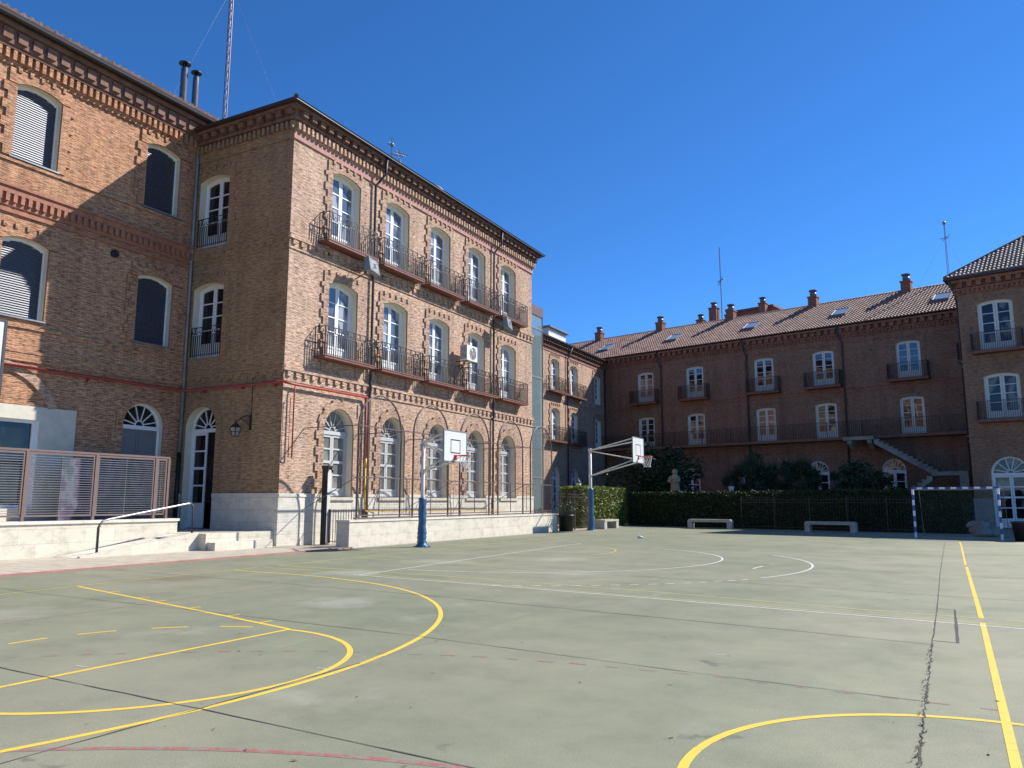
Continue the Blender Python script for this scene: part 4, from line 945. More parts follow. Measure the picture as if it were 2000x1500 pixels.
mb = MB().use('pipe_dark'); mb.tube([(0, 0, .03), (0, 0, .82), (.06, 0, .93)], .036, 8); link('post', mb.mesh('post'), hr)
mb = MB().use('pipe_dark'); mb.tube([(3.1, 0, 1.48), (3.18, 0, 1.40), (3.2, 0, 1.25), (3.2, 0, .5)], .036, 8); link('post', mb.mesh('post'), hr)
fe = thing('slatted_fence', 'brown metal fence of thin horizontal slats on the pale terrace wall', 'fence', (-21.85, 4.5, 1.0), R(90))
PX = [0, 2.05, 4.1, 6.15, 8.25, 10.30, 12.35]
mb = MB().use('fence_brown'); mb.box(-.02, 12.85, -.035, .035, 1.93, 1.99); link('top_rail', mb.mesh('top_rail'), fe)
sl = {}
for i, (a, b) in enumerate(zip(PX, PX[1:] + [12.8])):
    key = round(b - a, 2)
    if key not in sl:
        L = b - a; m = MB().use('fence_brown'); m.box(.05, .10, -.02, .02, .16, 1.93); m.box(L - .10, L - .05, -.02, .02, .16, 1.93); m.box(.05, L - .05, -.02, .02, .13, .18); m.box(.1, L - .1, -.02, .02, 1.86, 1.92)
        q = MB().use('slat'); z = .22
        while z < 1.85: q.box(.1, L - .1, -.012, .012, z, z + .017); z += .068
        
        q.box(L / 2 - .008, L / 2 + .008, .012, .02, .18, 1.86)
        pm = MB().use('fence_brown'); pm.box(-.04, .04, -.04, .04, -.02, 1.93); sl[key] = (m.mesh('panel'), q.mesh('slats'), pm.mesh('post'))
    o = link('panel', sl[key][0], fe, (a, 0, 0)); link('slats', sl[key][1], o); link('post', sl[key][2], fe, (a, 0, 0))
link('post', sl[2.05][2], fe, (12.82, 0, 0))
mb = MB().use('reflection_panel'); mb.box(-24.2, -24.12, 15.2, 18.1, .96, 2.9); tag(link('reflection_panel', mb.mesh('reflection_panel')), 'panel painted with blurred purple, white and teal reflections behind the slatted fence', 'panel')
# wall lantern with its bracket and wire
wl = thing('wall_lantern', 'black iron lantern on a bracket on the shaded side wall', 'lantern', (-21.5, 20.4, 4.3))
mb = MB().use('iron'); mb.tube([(0, 0, .25), (-.02, -.15, .33), (-.1, -.32, .25), (-.2, -.42, .12)], .02, 5); mb.tube([(0, -.01, -.1), (0, -.2, .08), (-.15, -.38, .2)], .016, 5); mb.box(-.05, .05, -.03, .0, -.2, .35); mb.bar((.03, -.02, .3), (.03, -.02, 1.75), .01); link('bracket', mb.mesh('bracket'), wl)
mb = MB().use('iron'); c = (-.25, -.46)
B4 = lambda h, z: [(c[0] + sx * h, c[1] + sy * h, z) for sx, sy in ((-1, -1), (1, -1), (1, 1), (-1, 1))]
b0, b1 = B4(.075, -.44), B4(.135, -.12)
for i in range(4): mb.bar(b0[i], b1[i], .016); mb.bar(b1[i], b1[(i + 1) % 4], .016); mb.bar(b0[i], b0[(i + 1) % 4], .016); mb.bar(b1[i], (c[0], c[1], .06), .014); mb.poly([b1[i], b1[(i + 1) % 4], (c[0], c[1], .06)])
for i in range(4):
    a, b = Vector(b0[i]).lerp(Vector(b1[i]), .5), Vector(b0[(i + 1) % 4]).lerp(Vector(b1[(i + 1) % 4]), .5); mb.bar(a, b, .012)
mb.blob((c[0], c[1], .09), .04); link('cage', mb.mesh('cage'), wl)
mb = MB().use('lantern_glass'); h0, h1 = .068, .125
for i in range(4): a, b = B4(h0, -.44), B4(h1, -.13); mb.poly([a[i], a[(i + 1) % 4], b[(i + 1) % 4], b[i]])
link('lantern_glass', mb.mesh('lantern_glass'), wl)
# red gas pipe
gp = thing('gas_pipe', 'red pipe running along the brick walls above the ground floor windows', 'pipe', (-25.1, 20.4, 0))
mb = MB().use('redpipe'); mb.tube([(.16, -17, 5.75), (.16, -.16, 5.75), (5.26, -.16, 5.75), (5.26, .35, 5.72), (5.26, 4.55, 5.72)], .05, 7); mb.tube([(5.26, .45, 5.7), (5.26, .40, 5.45), (5.26, .40, 3.1)], .028, 6); mb.tube([(5.26, .3, 5.2), (5.26, .22, 5.2), (5.26, .22, 3.1), (5.26, .4, 3.1)], .02, 6)
link('pipe', mb.mesh('pipe'), gp)
mb = MB().use('redpipe')
for y in range(-16, -1, 3): mb.box(.0, .16, y - .02, y + .02, 5.62, 5.70); mb.prism([(.0, 5.5), (.16, 5.68), (.0, 5.68)], 'y', y - .015, y + .015)
for x in (1.2, 3.2, 4.8): mb.box(x - .02, x + .02, -.16, 0, 5.62, 5.70)
link('pipe_brackets', mb.mesh('pipe_brackets'), gp)
mb = MB().use('brown_metal'); mb.tube([(5.26, 4.5, 5.7), (5.28, 4.62, 5.6), (5.28, 4.62, 1.2), (5.28, 5, 1.15)], .06, 7); mb.use('redpipe'); mb.tube([(5.34, 4.4, 5.65), (5.34, 4.42, 2.9)], .035, 6); link('riser', mb.mesh('riser'), gp)
mb = MB().use('gas_yellow'); mb.tube([(5.36, 4.42, 2.9), (5.36, 4.42, 1.2), (5.4, 4.6, 1.16)], .036, 6); mb.tube([(5.4, 4.6, 1.16), (5.4, 16, 1.13)], .02, 5); mb.tube([(5.36, 4.42, 2.88), (5.36, 4.42, 3.25)], .05, 6); link('gas_line', mb.mesh('gas_line'), gp)
# ------------------------------------------------------------------ garden wall with its arched mesh fence
gw = thing('garden_wall', 'low pale stone wall along the court below the arched fence', 'wall', (-17.32, 21.0, 0), R(90))
mb = MB().use('travertine'); mb.box(0, 16.9, 0, .55, -.1, .86); link('wall', mb.mesh('wall'), gw)
mb = MB().use('stone'); mb.box(-.03, 16.93, -.03, .58, .86, .93); link('coping', mb.mesh('coping'), gw)
af = thing('arched_fence', 'brown metal fence of five arched wire mesh frames in front of the block', 'fence', (-17.52, 21.0, .93), R(90))
AR = [(.57, 3.14), (3.93, 6.45), (7.38, 9.86), (10.72, 13.24), (14.09, 16.59)]
mb = MB().use('brown_metal'); L = 16.6
for z in (.14, 1.47, 3.28): mb.box(.55, L, -.022, .022, z - .022, z + .022)
mb.box(.5, L, -.05, .05, .02, .07); link('rail', mb.mesh('rail'), af)
a0, b0_ = AR[0]; hw = 1.26
mb = MB().use('brown_metal'); mb.tube([(-hw, 0, 0), (-hw, 0, 3.2)] + [(hw * math.cos(t), 0, 3.2 + hw * math.sin(t)) for t in [math.pi - math.pi * i / 20 for i in range(21)]] + [(hw, 0, 3.2), (hw, 0, 0)], .034, 6)
mb.bar((0, 0, .14), (0, 0, 1.47), .016); frm = mb.mesh('arch_frame')
mb = MB().use('brown_metal'); x = -hw + .1
while x < hw:
    mb.bar((x, 0, .14), (x, 0, 3.2 + math.sqrt(max(0, hw * hw - x * x))), .0028); x += .10
z = .2
while z < 3.2 + hw:
    q = hw if z < 3.2 else math.sqrt(max(0, hw * hw - (z - 3.2) ** 2)); mb.bar((-q, 0, z), (q, 0, z), .0028); z += .10
msh = mb.mesh('wire_mesh')
for a, b in AR: o = link('arch_frame', frm, af, ((a + b) / 2, 0, 0)); link('wire_mesh', msh, o)
for x in (.55, 3.5, 6.9, 10.3, 13.6): mb = MB().use('brown_metal'); mb.bar((x, 0, 3.28), (x, 2.47, 3.28), .022); link('tie_bar', mb.mesh('tie_bar'), af)
for x in (.55, 6.9, 13.6): mb = MB().use('brown_metal'); mb.bar((x, 0, 1.47), (x, 2.47, .3), .015); link('brace', mb.mesh('brace'), af)
for a, b in zip([q[1] for q in AR[:-1]], [q[0] for q in AR[1:]]):
    m = MB().use('brown_metal'); x = a + .1
    while x < b: m.bar((x, 0, .14), (x, 0, 1.47), .006); x += .12
    for x in ((a + b) / 2,): m.bar((x, 0, .14), (x, 0, 1.47), .014)
    link('infill', m.mesh('infill'), af)
# gate post and little gate between wall and block
gpz = thing('gate_post', 'square metal post, white on its sunny side, beside the little gate', 'post', (-19.55, 22.35, 0))
mb = MB().use('hoop_paint'); mb.box(-.12, .12, -.09, .09, 0, 2.75); link('post', mb.mesh('post'), gpz)
mb = MB().use('black'); mb.box(-.13, .13, -.105, -.092, 0, 2.75); mb.box(-.15, .16, -.13, .12, 2.75, 2.86); mb.tube([(.12, 0, 2.78), (.24, .0, 2.74), (.26, 0, 2.6)], .04, 6); link('cap', mb.mesh('cap'), gpz)  # black plate paints shade onto the post's unlit face
gt = thing('iron_gate', 'low dark barred gate between the white post and the garden wall', 'gate', (-19.4, 22.4, .06))
mb = MB().use('iron'); L = 1.55
for i in range(13): mb.bar((.05 + i * .12, 0, 0), (.05 + i * .12, 0, 1.2), .012)
for z in (.06, 1.15): mb.bar((0, 0, z), (L, 0, z), .016)
mb.bar((0, 0, 0), (0, 0, 1.22), .025); mb.bar((L, 0, 0), (L, 0, 1.22), .03); link('bars', mb.mesh('bars'), gt)
mb = MB().use('black'); mb.box(L - .06, L + .05, -.04, .04, .55, 1.2); link('lock_box', mb.mesh('lock_box'), gt)
# iron fence on from the garden wall
def iron_fence(name, label, loc, rz, L, h, step, m, gap=None):
    t = thing(name, label, 'fence', loc, rz); mb = MB().use(m); n = int(L / step)
    for i in range(n + 1): x = i * step; mb.bar((x, 0, .05), (x, 0, h), .010); mb.tube([(x, 0, h), (x, 0, h + .12)], .018, 4, r1=.002)
    link('bars', mb.mesh('bars'), t); mb = MB().use(m)
    for z in (.15, h - .25, h - .1): mb.bar((0, 0, z), (L, 0, z), .02)
    for i in range(int(L / 2) + 1): mb.box(min(i * 2., L) - .03, min(i * 2., L) + .03, -.03, .03, 0, h + .05)
    link('frame', mb.mesh('frame'), t); return t
iron_fence('iron_fence', 'brown barred iron fence between the garden wall and the far hoop', (-17.3, 38.1, 0), R(90), 4.2, 2.05, .21, 'pipe_dark')
iron_fence('iron_fence', 'dark barred iron fence in front of the shaded hedge', (-9.6, 46.6, 0), R(-15.5), 9.2, 1.75, .16, 'black')

# ------------------------------------------------------------------ wall-mounted machines
ac = thing('air_conditioner', 'white air conditioner unit on brackets between two middle-floor balconies', 'air conditioner', (-19.98, 31.75, 8.3), R(90))
mb = MB().use('ac'); mb.box(0, .98, -.72, -.32, .05, .80); link('casing', mb.mesh('casing'), ac)
mb = MB().use('ac'); cx = .56
for r in (.07, .13, .19, .25, .30): mb.tube([(cx + r * math.cos(t), -.735, .43 + r * math.sin(t)) for t in [2 * math.pi * i / 20 for i in range(20)]], .008, 4, True)
for i in range(8): t = math.pi * i / 4; mb.bar((cx, -.735, .43), (cx + .31 * math.cos(t), -.735, .43 + .31 * math.sin(t)), .006)
link('fan_guard', mb.mesh('fan_guard'), ac)
mb = MB().use('black'); mb.xf = T((cx, -.722, .43)) @ Matrix.Rotation(R(90), 4, 'X'); mb.lathe([(.30, -.002), (.30, .001), (.01, .001)], 20); mb.xf = Matrix()
for z in [.12 + .06 * i for i in range(11)]: mb.box(-.004, .001, -.70, -.34, z, z + .035)
link('grille', mb.mesh('grille'), ac)
mb = MB().use('iron'); 
for x in (.15, .85): mb.bar((x, 0, .02), (x, -.72, .02), .02); mb.bar((x, 0, -.3), (x, -.6, .0), .015)
link('bracket', mb.mesh('bracket'), ac)
def flood(y, z, label):
    t = thing('floodlight', label, 'floodlight', (-20, y, z), R(90), 'floodlights under the upper balconies')
    mb = MB().use('iron'); mb.bar((0, 0, -.35), (0, -.62, -.12), .022); mb.bar((-.35, 0, -.05), (0, -.62, -.12), .018); mb.bar((.1, 0, .2), (0, -.6, -.1), .014); link('bracket', mb.mesh('bracket'), t)
    o = link('housing', None, t); bpy.data.objects.remove(o)
    X = T((0, -.78, .06)) @ Matrix.Scale(.95, 4) @ Matrix.Rotation(R(-12), 4, 'X') @ RZ(R(12))
    mb = MB(X).use('floodgrey'); mb.prism([(-.40, -.27), (.40, -.27), (.40, .27), (-.40, .27)], 'y', -.16, .05); mb.prism([(-.25, -.18), (.25, -.18), (.25, .18), (-.25, .18)], 'y', .05, .2); 
    for a in (-.42, .42): mb.box(a - .02, a + .02, -.17, .06, -.29, .29)
    for z_ in (-.28, .28): mb.box(-.44, .44, -.17, .06, z_ - .015, z_ + .015)
    h = link('housing', mb.mesh('housing'), t)
    mb = MB(X).use('zinc'); mb.box(-.37, .37, -.166, -.161, -.24, .24); mb.use('pipe_dark'); mb.box(-.04, .16, -.18, -.167, -.10, .10); mb.bar((-.05, -.17, -.1), (-.2, -.17, -.18), .02); mb.bar((.16, -.17, .1), (.3, -.17, .2), .02); link('lens', mb.mesh('lens'), h); return t
flood(24.15, 10.85, 'square grey floodlight below the upper balcony nearest the block corner')
flood(35.75, 10.85, 'square grey floodlight near the far end of the block, above the air conditioner')

# ------------------------------------------------------------------ basketball hoops
def tarp(r, h, lump, seed, m):
    mb = MB().use(m); prof = []; n = 30
    for i in range(n + 1):
        z = h * i / n; q = r * (1.0 - .12 * z / h)
        if z < h * .42: q += lump * .5 * math.sin(z * 21 + seed) ** 2 * (1 - z / h / .5)
        if z < h * .10: q += lump * 1.2 * (1 - z / (h * .10)) ** 1.5
        prof.append((q, z + .012))
    prof.append((r * .3, h + .02)); mb.lathe(prof, 18, (0, 0), lump * 1.9, seed); return mb.mesh('padding')
def hoop(loc, label, ph, lowz, d, b0, b1, bw, pr, rimz, pad, lump, seed, border, face=0.):
    # local x points from the pole out over the court
    t = thing('basketball_hoop', label, 'basketball hoop', loc, face, 'basketball hoops along the yard')
    mb = MB().use('hoop_paint'); mb.tube([(0, 0, .0), (0, 0, ph)], pr, 10); mb.lathe([(pr * 1.15, ph), (pr * 1.15, ph + .03)], 10); mb.box(-.22, .22, -.22, .22, .004, .03); mb.lathe([(pr * 1.3, lowz - .05), (pr * 1.3, lowz + .05)], 10); mb.lathe([(pr * 1.3, ph - .12), (pr * 1.3, ph - .02)], 10); link('pole', mb.mesh('pole'), t)
    link('padding', tarp(pr * 2.1, pad, lump, seed, 'blue_pad'), t)
    mb = MB().use('hoop_paint'); yb = bw * .42; xb = d - .06; q = .032
    for s in (-1, 1):
        mb.tube([(.03, s * .03, ph - .07), (xb, s * yb, b1 - .08)], q, 6); mb.tube([(.03, s * .03, lowz), (xb, s * yb, b0 + .08)], q, 6); mb.tube([(.03, s * .03, ph - .12), (xb, s * yb * .7, b0 + .15)], q * .8, 6)
    mb.box(xb - .02, xb + .03, -yb - .1, yb + .1, b1 - .12, b1 - .05); mb.box(xb - .02, xb + .03, -yb - .1, yb + .1, b0 + .05, b0 + .12); link('support_arm', mb.mesh('support_arm'), t)
    mb = MB().use('board'); mb.box(d, d + .03, -bw / 2, bw / 2, b0, b1); bb = link('backboard', mb.mesh('backboard'), t)
    mb = MB().use(border); e = .035; k = .04
    mb.box(d - .01, d + k, -bw / 2 - e, -bw / 2, b0 - e, b1 + e); mb.box(d - .01, d + k, bw / 2, bw / 2 + e, b0 - e, b1 + e); mb.box(d - .01, d + k, -bw / 2, bw / 2, b1, b1 + e); mb.box(d - .01, d + k, -bw / 2, bw / 2, b0 - e, b0); link('board_edge', mb.mesh('board_edge'), bb)
    mb = MB().use('black'); sh = (b1 - b0) / 1.04; w2, z0, z1, lw = .32 * sh, b0 + .27 * sh, b0 + .76 * sh, .035
    for a in ((-w2, -w2 + lw, z0, z1), (w2 - lw, w2, z0, z1), (-w2 + lw, w2 - lw, z1 - lw, z1), (-w2 + lw, w2 - lw, z0, z0 + lw)): mb.box(d + .031, d + .034, *a)
    link('target_square', mb.mesh('target_square'), bb)
    r = .225 * sh; cx = d + .18 * sh + r
    mb = MB().use('rim'); mb.tube([(cx + r * math.cos(a), r * math.sin(a), rimz) for a in [2 * math.pi * i / 24 for i in range(24)]], .016, 6, True); mb.box(d + .035, d + .2 * sh, -.06, .06, rimz - .015, rimz + .012); mb.box(d + .032, d + .045, -.09, .09, rimz - .14, rimz + .04); mb.bar((d + .04, 0, rimz - .12), (d + .3 * sh, 0, rimz - .01), .012); link('rim', mb.mesh('rim'), t)
    mb = MB().use('net'); N = 12; lv = [(0, 1.), (.12, .86), (.24, .72), (.36, .62), (.46, .66)]
    for i in range(len(lv) - 1):
        (za, ra), (zb, rb) = lv[i], lv[i + 1]
        for j in range(N):
            a = 2 * math.pi * (j + .5 * (i % 2)) / N
            for s in (-.5, .5):
                b = a + s * 2 * math.pi / N; mb.bar((cx + r * ra * math.cos(a), r * ra * math.sin(a), rimz - za * sh), (cx + r * rb * math.cos(b), r * rb * math.sin(b), rimz - zb * sh), .006)
    link('net', mb.mesh('net'), t); return t
hoop((-15.56, 22.75, 0), 'near basketball hoop with a crumpled blue tarp round its white pole', 3.68, 2.62, 1.30, 2.92, 3.93, 1.42, .068, 3.10, 1.66, .10, 1.3, 'zinc')
hoop((-16.32, 40.05, 0), 'far basketball hoop with a smooth blue sleeve, beside the hedge', 4.42, 2.95, 2.75, 3.62, 4.92, 1.75, .085, 3.92, 2.24, .035, 4.1, 'zinc')
hoop((-14.2, 5.40, 0), 'basketball board cut off by the left edge of the photo', 3.5, 2.6, 2.55, 3.08, 4.12, 1.78, .08, 3.32, 1.7, .06, 2.2, 'pipe_dark')

# ------------------------------------------------------------------ goal
gl = thing('handball_goal', 'small goal with blue and white banded frame and dark net in the shade', 'goal', (-.58, 38.75, 0), R(-17))
W_, H_ = 3.28, 2.08
def banded(mb, a, b, n, first):
    a = Vector(a); b = Vector(b)
    for i in range(n):
        mb.use('goal_blue' if (i % 2 == 0) == first else 'goal_white'); p, q = a.lerp(b, i / n), a.lerp(b, (i + 1) / n)
        lo = [min(p[k], q[k]) for k in range(3)]; hi = [max(p[k], q[k]) for k in range(3)]; t_ = .04
        ax = max(range(3), key=lambda k: hi[k] - lo[k])
        for k in range(3):
            if k != ax: lo[k] -= t_; hi[k] += t_
        mb.box(lo[0], hi[0], lo[1], hi[1], lo[2], hi[2])
mb = MB(); banded(mb, (0, 0, 0), (0, 0, H_), 9, False); link('goal_post', mb.mesh('goal_post'), gl)
mb = MB(); banded(mb, (W_, 0, 0), (W_, 0, H_), 9, False); link('goal_post', mb.mesh('goal_post'), gl)
mb = MB(); banded(mb, (-.04, 0, H_ + .04), (W_ + .04, 0, H_ + .04), 15, True); link('crossbar', mb.mesh('crossbar'), gl)
mb = MB().use('zinc')
for x in (0, W_): mb.tube([(x, .03, H_), (x, .8, H_ - .02), (x, 1.1, .05), (x, .03, .05)], .018, 5)
mb.bar((0, .0, .04), (W_, .0, .04), .02); mb.bar((0, 1.1, .05), (W_, 1.1, .05), .018); mb.bar((0, .8, H_ - .02), (W_, .8, H_ - .02), .016); link('back_frame', mb.mesh('back_frame'), gl)
mb = MB().use('net_green'); n = 32
for i in range(n + 1):
    x = W_ * i / n; pts = [(x, .05, H_)] + [(x, .75 + .28 * k / 8 + .10 * math.sin(k * .8 + i * .35), H_ * (1 - k / 8) - .06 * math.sin(math.pi * i / n) * (k == 0)) for k in range(9)]; mb.tube(pts, .004, 3)
for k in range(22):
    z = H_ * (1 - k / 22); pts = [(W_ * i / 16, .75 + .28 * k / 22 + .10 * math.sin(k / 22 * 6.4 + i * .7), z - .10 * math.sin(math.pi * i / 16) * (1 - k / 22)) for i in range(17)]; mb.tube(pts, .004, 3)
    for x in (0, W_): mb.bar((x, .03, z), (x, .75 + .28 * k / 22, z), .0035)
link('net', mb.mesh('net'), gl)

# ------------------------------------------------------------------ benches, bins, plant pot, scraps
def bench(loc, rz, L, label, slab):
    t = thing('stone_bench', label, 'bench', loc, rz, 'stone benches around the yard')
    mb = MB().use('stone_bench'); h = .52
    if slab: mb.box(-L / 2, L / 2, -.32, .32, h - .1, h)
    else: mb.prism([(-L / 2, h - .14), (L / 2, h - .14), (L / 2, h - .06), (L / 2 - .09, h + .02), (-L / 2 + .09, h + .02), (-L / 2, h - .06)], 'y', -.24, .24)
    link('seat', mb.mesh('seat'), t); mb = MB().use('stone_bench'); q = .13 if not slab else .2
    mb.box(-q, q, -.22 if not slab else -.30, .22 if not slab else .30, 0, h - (.14 if not slab else .10)); lg = mb.mesh('leg')
    for s in (-1, 1): link('leg', lg, t, (s * (L / 2 - q - .0), 0, 0))
bench((-16.65, 43.3, 0), R(90), 2.3, 'pale stone bench by the far hoop, partly in sun', True)
bench((-11.2, 45.6, 0), R(-4), 2.55, 'grey stone bench with rounded ends at the middle of the hedge', False)
bench((-4.5, 43.3, 0), R(-10), 2.5, 'grey stone bench with rounded ends nearest the goal', False)
def bin_(loc, label, r0, r1, h):
    t = thing('plastic_bin', label, 'bin', loc); mb = MB().use('black'); mb.lathe([(r0, .0), (r1, h - .06), (r1 + .03, h - .06), (r1 + .03, h), (r1 - .02, h), (r1 - .05, h - .12), (.02, h - .14)], 20); link('tub', mb.mesh('tub'), t)
    mb = MB().use('black'); mb.tube([(r1 + .02, 0, h - .1), (r1 + .10, 0, h - .1), (r1 + .10, 0, h - .2), (r1 - .0, 0, h - .22)], .015, 5); mb.tube([(-r1 - .02, 0, h - .1), (-r1 - .10, 0, h - .1), (-r1 - .10, 0, h - .2), (-r1, 0, h - .22)], .015, 5); link('handle', mb.mesh('handle'), t); return t
bin_((3.15, 36.85, 0), 'black plastic bin standing right of the goal in the shade', .24, .32, .78)
def leaves(mb, pts, s, rn, flat=.6):
    for p in pts:
        a = rn.uniform(0, 6.28); b = rn.uniform(-flat, flat); u = Vector((math.cos(a), math.sin(a), rn.uniform(-.6, .6))).normalized(); v = u.cross(Vector((rn.uniform(-1, 1), rn.uniform(-1, 1), rn.uniform(-1, 1)))).normalized()
        l = s * rn.uniform(.6, 1.3); q = l * .42; p = Vector(p); mb.poly([p - u * l, p + v * q, p + u * l, p - v * q])
pp = thing('potted_plant', 'tall black plant pot with a thin grey-green shrub at the garden wall end', 'plant pot', (-17.0, 38.25, 0))
mb = MB().use('black'); mb.lathe([(.36, 0), (.44, .78), (.48, .78), (.48, .86), (.42, .86), (.40, .74), (.02, .74)], 20); link('pot', mb.mesh('pot'), pp)
mb = MB().use('bark'); pl = []
for i in range(26):
    a = rnd.uniform(0, 6.28); l = rnd.uniform(.5, 1.15); d = Vector((math.cos(a) * rnd.uniform(.2, .75), math.sin(a) * rnd.uniform(.2, .9), 1)).normalized(); b = Vector((math.cos(a) * .2, math.sin(a) * .2, .74)); mb.bar(b, b + d * l, .008)
    for k in range(22): pl.append(b + d * l * rnd.uniform(.3, 1.05) + Vector((rnd.gauss(0, .06), rnd.gauss(0, .06), rnd.gauss(0, .05))))
link('stem', mb.mesh('stem'), pp); mb = MB().use('leaf_pale'); leaves(mb, pl, .06, rnd); link('foliage', mb.mesh('foliage'), pp)
mb = MB().use('white'); mb.blob((0, 0, .05), (.12, .09, .05), 9, 6, .9, 3.3); mb.blob((.14, -.05, .03), (.08, .06, .03), 8, 5, .9, 1.3); tag(link('crumpled_paper', mb.mesh('crumpled_paper'), None, (-11.05, 32.6, 0)), 'crumpled white scrap lying on the court beyond the white circle', 'litter')
mb = MB().use('grey_stone')
for c, r, s in (((0, 0, .26), (.42, .36, .30), 1.), ((.42, .2, .22), (.36, .34, .26), 2.), ((-.1, .1, .5), (.4, .3, .2), 5.)): mb.blob(c, r, 12, 9, .5, s)
tag(link('stone_heap', mb.mesh('stone_heap'), None, (1.95, 40.4, 0)), 'lumpy grey heap on the ground behind the right side of the goal', 'heap')

# ------------------------------------------------------------------ hedges, garden shrubs, statue, garden lamps
def hedge(name, label, loc, rz, L, D, H, nleaf, seed, m):
    t = thing(name, label, 'hedge', loc, rz, 'clipped hedges'); rn = random.Random(seed)
    mb = MB().use('hedge_core'); mb.box(.12, L - .12, .14, D - .14, 0, H - .14); link('inner_branches', mb.mesh('inner_branches'), t)
    P = []
    A = [L * H, L * H, L * D, D * H, D * H]; S_ = sum(A)
    for i in range(nleaf):
        q = rn.random() * S_; x, y, z = rn.random() * L, rn.random() * D, rn.random() * H
        if q < A[0]: y = 0
        elif q < A[0] + A[1]: y = D
        elif q < sum(A[:3]): z = H
        elif q < sum(A[:4]): x = 0
        else: x = L
        v = Vector((x, y, z)); k = noise.noise(v * 1.7 + Vector((seed, 0, 0))) * .13 + noise.noise(v * 5) * .06; dep = abs(rn.gauss(0, .07)) - k
        c = Vector((min(max(x, .3), L - .3), D / 2, min(max(z, .2), H - .5))); dr = (c - v)
        dr = Vector((0 if 0 < x < L else math.copysign(1, dr.x), 0 if 0 < y < D else math.copysign(1, dr.y), 0 if z < H else -1.))
        v += dr * dep
        if v.z > .05: P.append(v)
    for i in range(int(L * 5)):                                     # stray shoots above the clipped top
        x, y, hh = rn.random() * L, rn.random() * D, rn.random() ** 2 * .34
        for k in range(int(hh / .03)): P.append(Vector((x + rn.gauss(0, .02), y + rn.gauss(0, .02), H - .05 + k * .03)))
    mb = MB().use(m); leaves(mb, P, .075, rn); link('foliage', mb.mesh('foliage'), t); return t
hedge('hedge', 'sunlit bright green clipped hedge behind the far hoop', (-17.75, 42.4, 0), R(90), 7.4, 1.5, 2.42, 17000, 3, 'leaf_hedge_lit')
hedge('hedge', 'long dark clipped hedge across the back of the court behind the benches', (-17.7, 49.75, 0), R(-16.9), 20.1, 1.5, 2.15, 42000, 5, 'leaf_hedge_shaded')
def tree(name, label, loc, h, rx, rz_, cz, n, seed, m, s=.13, spiky=False, clumps=26):
    t = thing(name, label, 'tree' if h > 4.6 else 'shrub', loc); rn = random.Random(seed); P = []
    mb = MB().use('bark'); mb.tube([(0, 0, 0), (.06, .02, cz * .5), (0, .05, cz)], .13, 7, r1=.07)
    for i in range(clumps):
        a = rn.uniform(0, 6.28); q = rn.random() ** .5; z = rn.uniform(-1, 1); rr = math.sqrt(max(.05, 1 - z * z)); c = Vector((rx * q * rr * math.cos(a), rx * q * rr * math.sin(a), cz + rz_ * z * rn.uniform(.7, 1.05)))
        mb.bar((0, .03, max(.3, cz * rn.uniform(.3, .95))), c, .022); cr = rn.uniform(.16, .34) * rx
        for k in range(n // clumps):
            d = Vector((rn.gauss(0, 1), rn.gauss(0, 1), rn.gauss(0, .8))).normalized() * cr * (rn.random() ** .4); P.append(c + d)
    mb2 = MB().use(m)
    if spiky:
        for p in P[::3]:
            d = Vector((rn.gauss(0, .5), rn.gauss(0, .5), 1)).normalized(); l = rn.uniform(.4, .9); q = Vector((rn.uniform(-1, 1), rn.uniform(-1, 1), 0)).normalized() * .03; mb2.poly([p - q, p + q, p + d * l])
    leaves(mb2, P, s, rn); link('trunk', mb.mesh('trunk'), t); link('crown', mb2.mesh('crown'), t)
tree('dark_tree', 'wide dark tree in the garden behind the far hoop', (-17.3, 54.5, 0), 5.4, 3.3, 2.0, 3.1, 9000, 11, 'leaf_dark', .16, clumps=60)
tree('garden_shrub', 'spiky dark shrub left of the middle arched window of the rear wing', (-10.3, 54.5, 0), 4.5, 1.9, 1.7, 2.7, 6000, 12, 'leaf_dark', .12, True, 40)
tree('garden_shrub', 'taller spiky dark shrub just right of the first, close to the arched window', (-7.7, 54.2, 0), 4.4, 1.5, 1.7, 2.6, 5000, 13, 'leaf_dark', .12, True, 36)
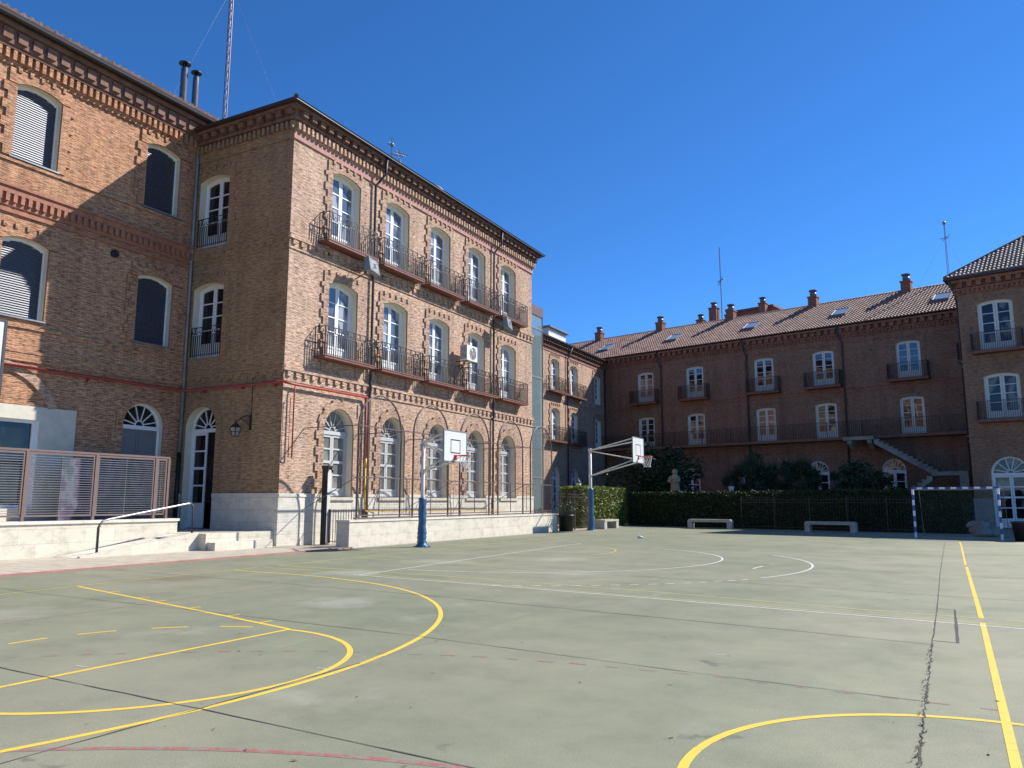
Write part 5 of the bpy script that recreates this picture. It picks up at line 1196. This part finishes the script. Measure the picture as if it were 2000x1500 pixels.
tree('garden_shrub', 'rounded dark shrub below the stone staircase', (-3.6, 54.6, 0), 4.2, 2.0, 1.5, 2.3, 7000, 14, 'leaf_dark', .12, clumps=50)
sg = thing('statue', 'pale stone statue of a robed figure rising above the hedge', 'statue', (-14.9, 51.5, 0))
mb = MB().use('statue'); mb.box(-.5, .5, -.5, .5, 0, .3); mb.box(-.38, .38, -.38, .38, .3, 1.75); mb.box(-.45, .45, -.45, .45, 1.75, 1.9); link('pedestal', mb.mesh('pedestal'), sg)
mb = MB().use('statue'); mb.xf = T((0, 0, 1.9)) @ Matrix.Diagonal((1, .75, 1, 1))
mb.lathe([(.36, 0), (.33, .3), (.29, .7), (.30, 1.0), (.36, 1.18), (.33, 1.32), (.16, 1.42), (.12, 1.48)], 14, (0, 0), .25, 2); mb.blob((0, -.02, 1.6), (.15, .19, .17), 10, 8, .1); mb.blob((0, .05, 1.6), (.19, .2, .22), 10, 8, .15, 4)
mb.tube([(.30, -.05, 1.25), (.34, -.2, 1.0), (.05, -.38, .98)], .085, 7); mb.tube([(-.30, -.05, 1.25), (-.4, -.2, 1.0), (-.2, -.38, .95)], .085, 7); mb.blob((.03, -.4, .98), .07); mb.blob((0, -.2, 1.58), (.025, .05, .04))
mb.blob((-.27, -.26, 1.14), (.12, .14, .18), 9, 7, .2, 7); mb.xf = Matrix(); link('figure', mb.mesh('figure'), sg)
def garden_lamp(loc, h, label):
    t = thing('garden_lamp', label, 'lamp', loc, 0, 'garden lamps behind the hedge'); mb = MB().use('iron'); mb.lathe([(.10, 0), (.09, .3), (.045, .4), (.04, h)], 10); mb.lathe([(.22, h + .42), (.12, h + .52), (.04, h + .6), (.03, h + .72), (.005, h + .76)], 8); link('post', mb.mesh('post'), t)
    mb = MB().use('curtain'); mb.lathe([(.10, h), (.20, h + .42), (.02, h + .43)], 8); link('lamp_glass', mb.mesh('lamp_glass'), t)
garden_lamp((-20.2, 47.5, 0), 2.35, 'white glass garden lamp at the left end of the sunny hedge')
garden_lamp((-11.2, 51.5, 0), 2.1, 'white glass garden lamp in the shade beside the spiky shrub')
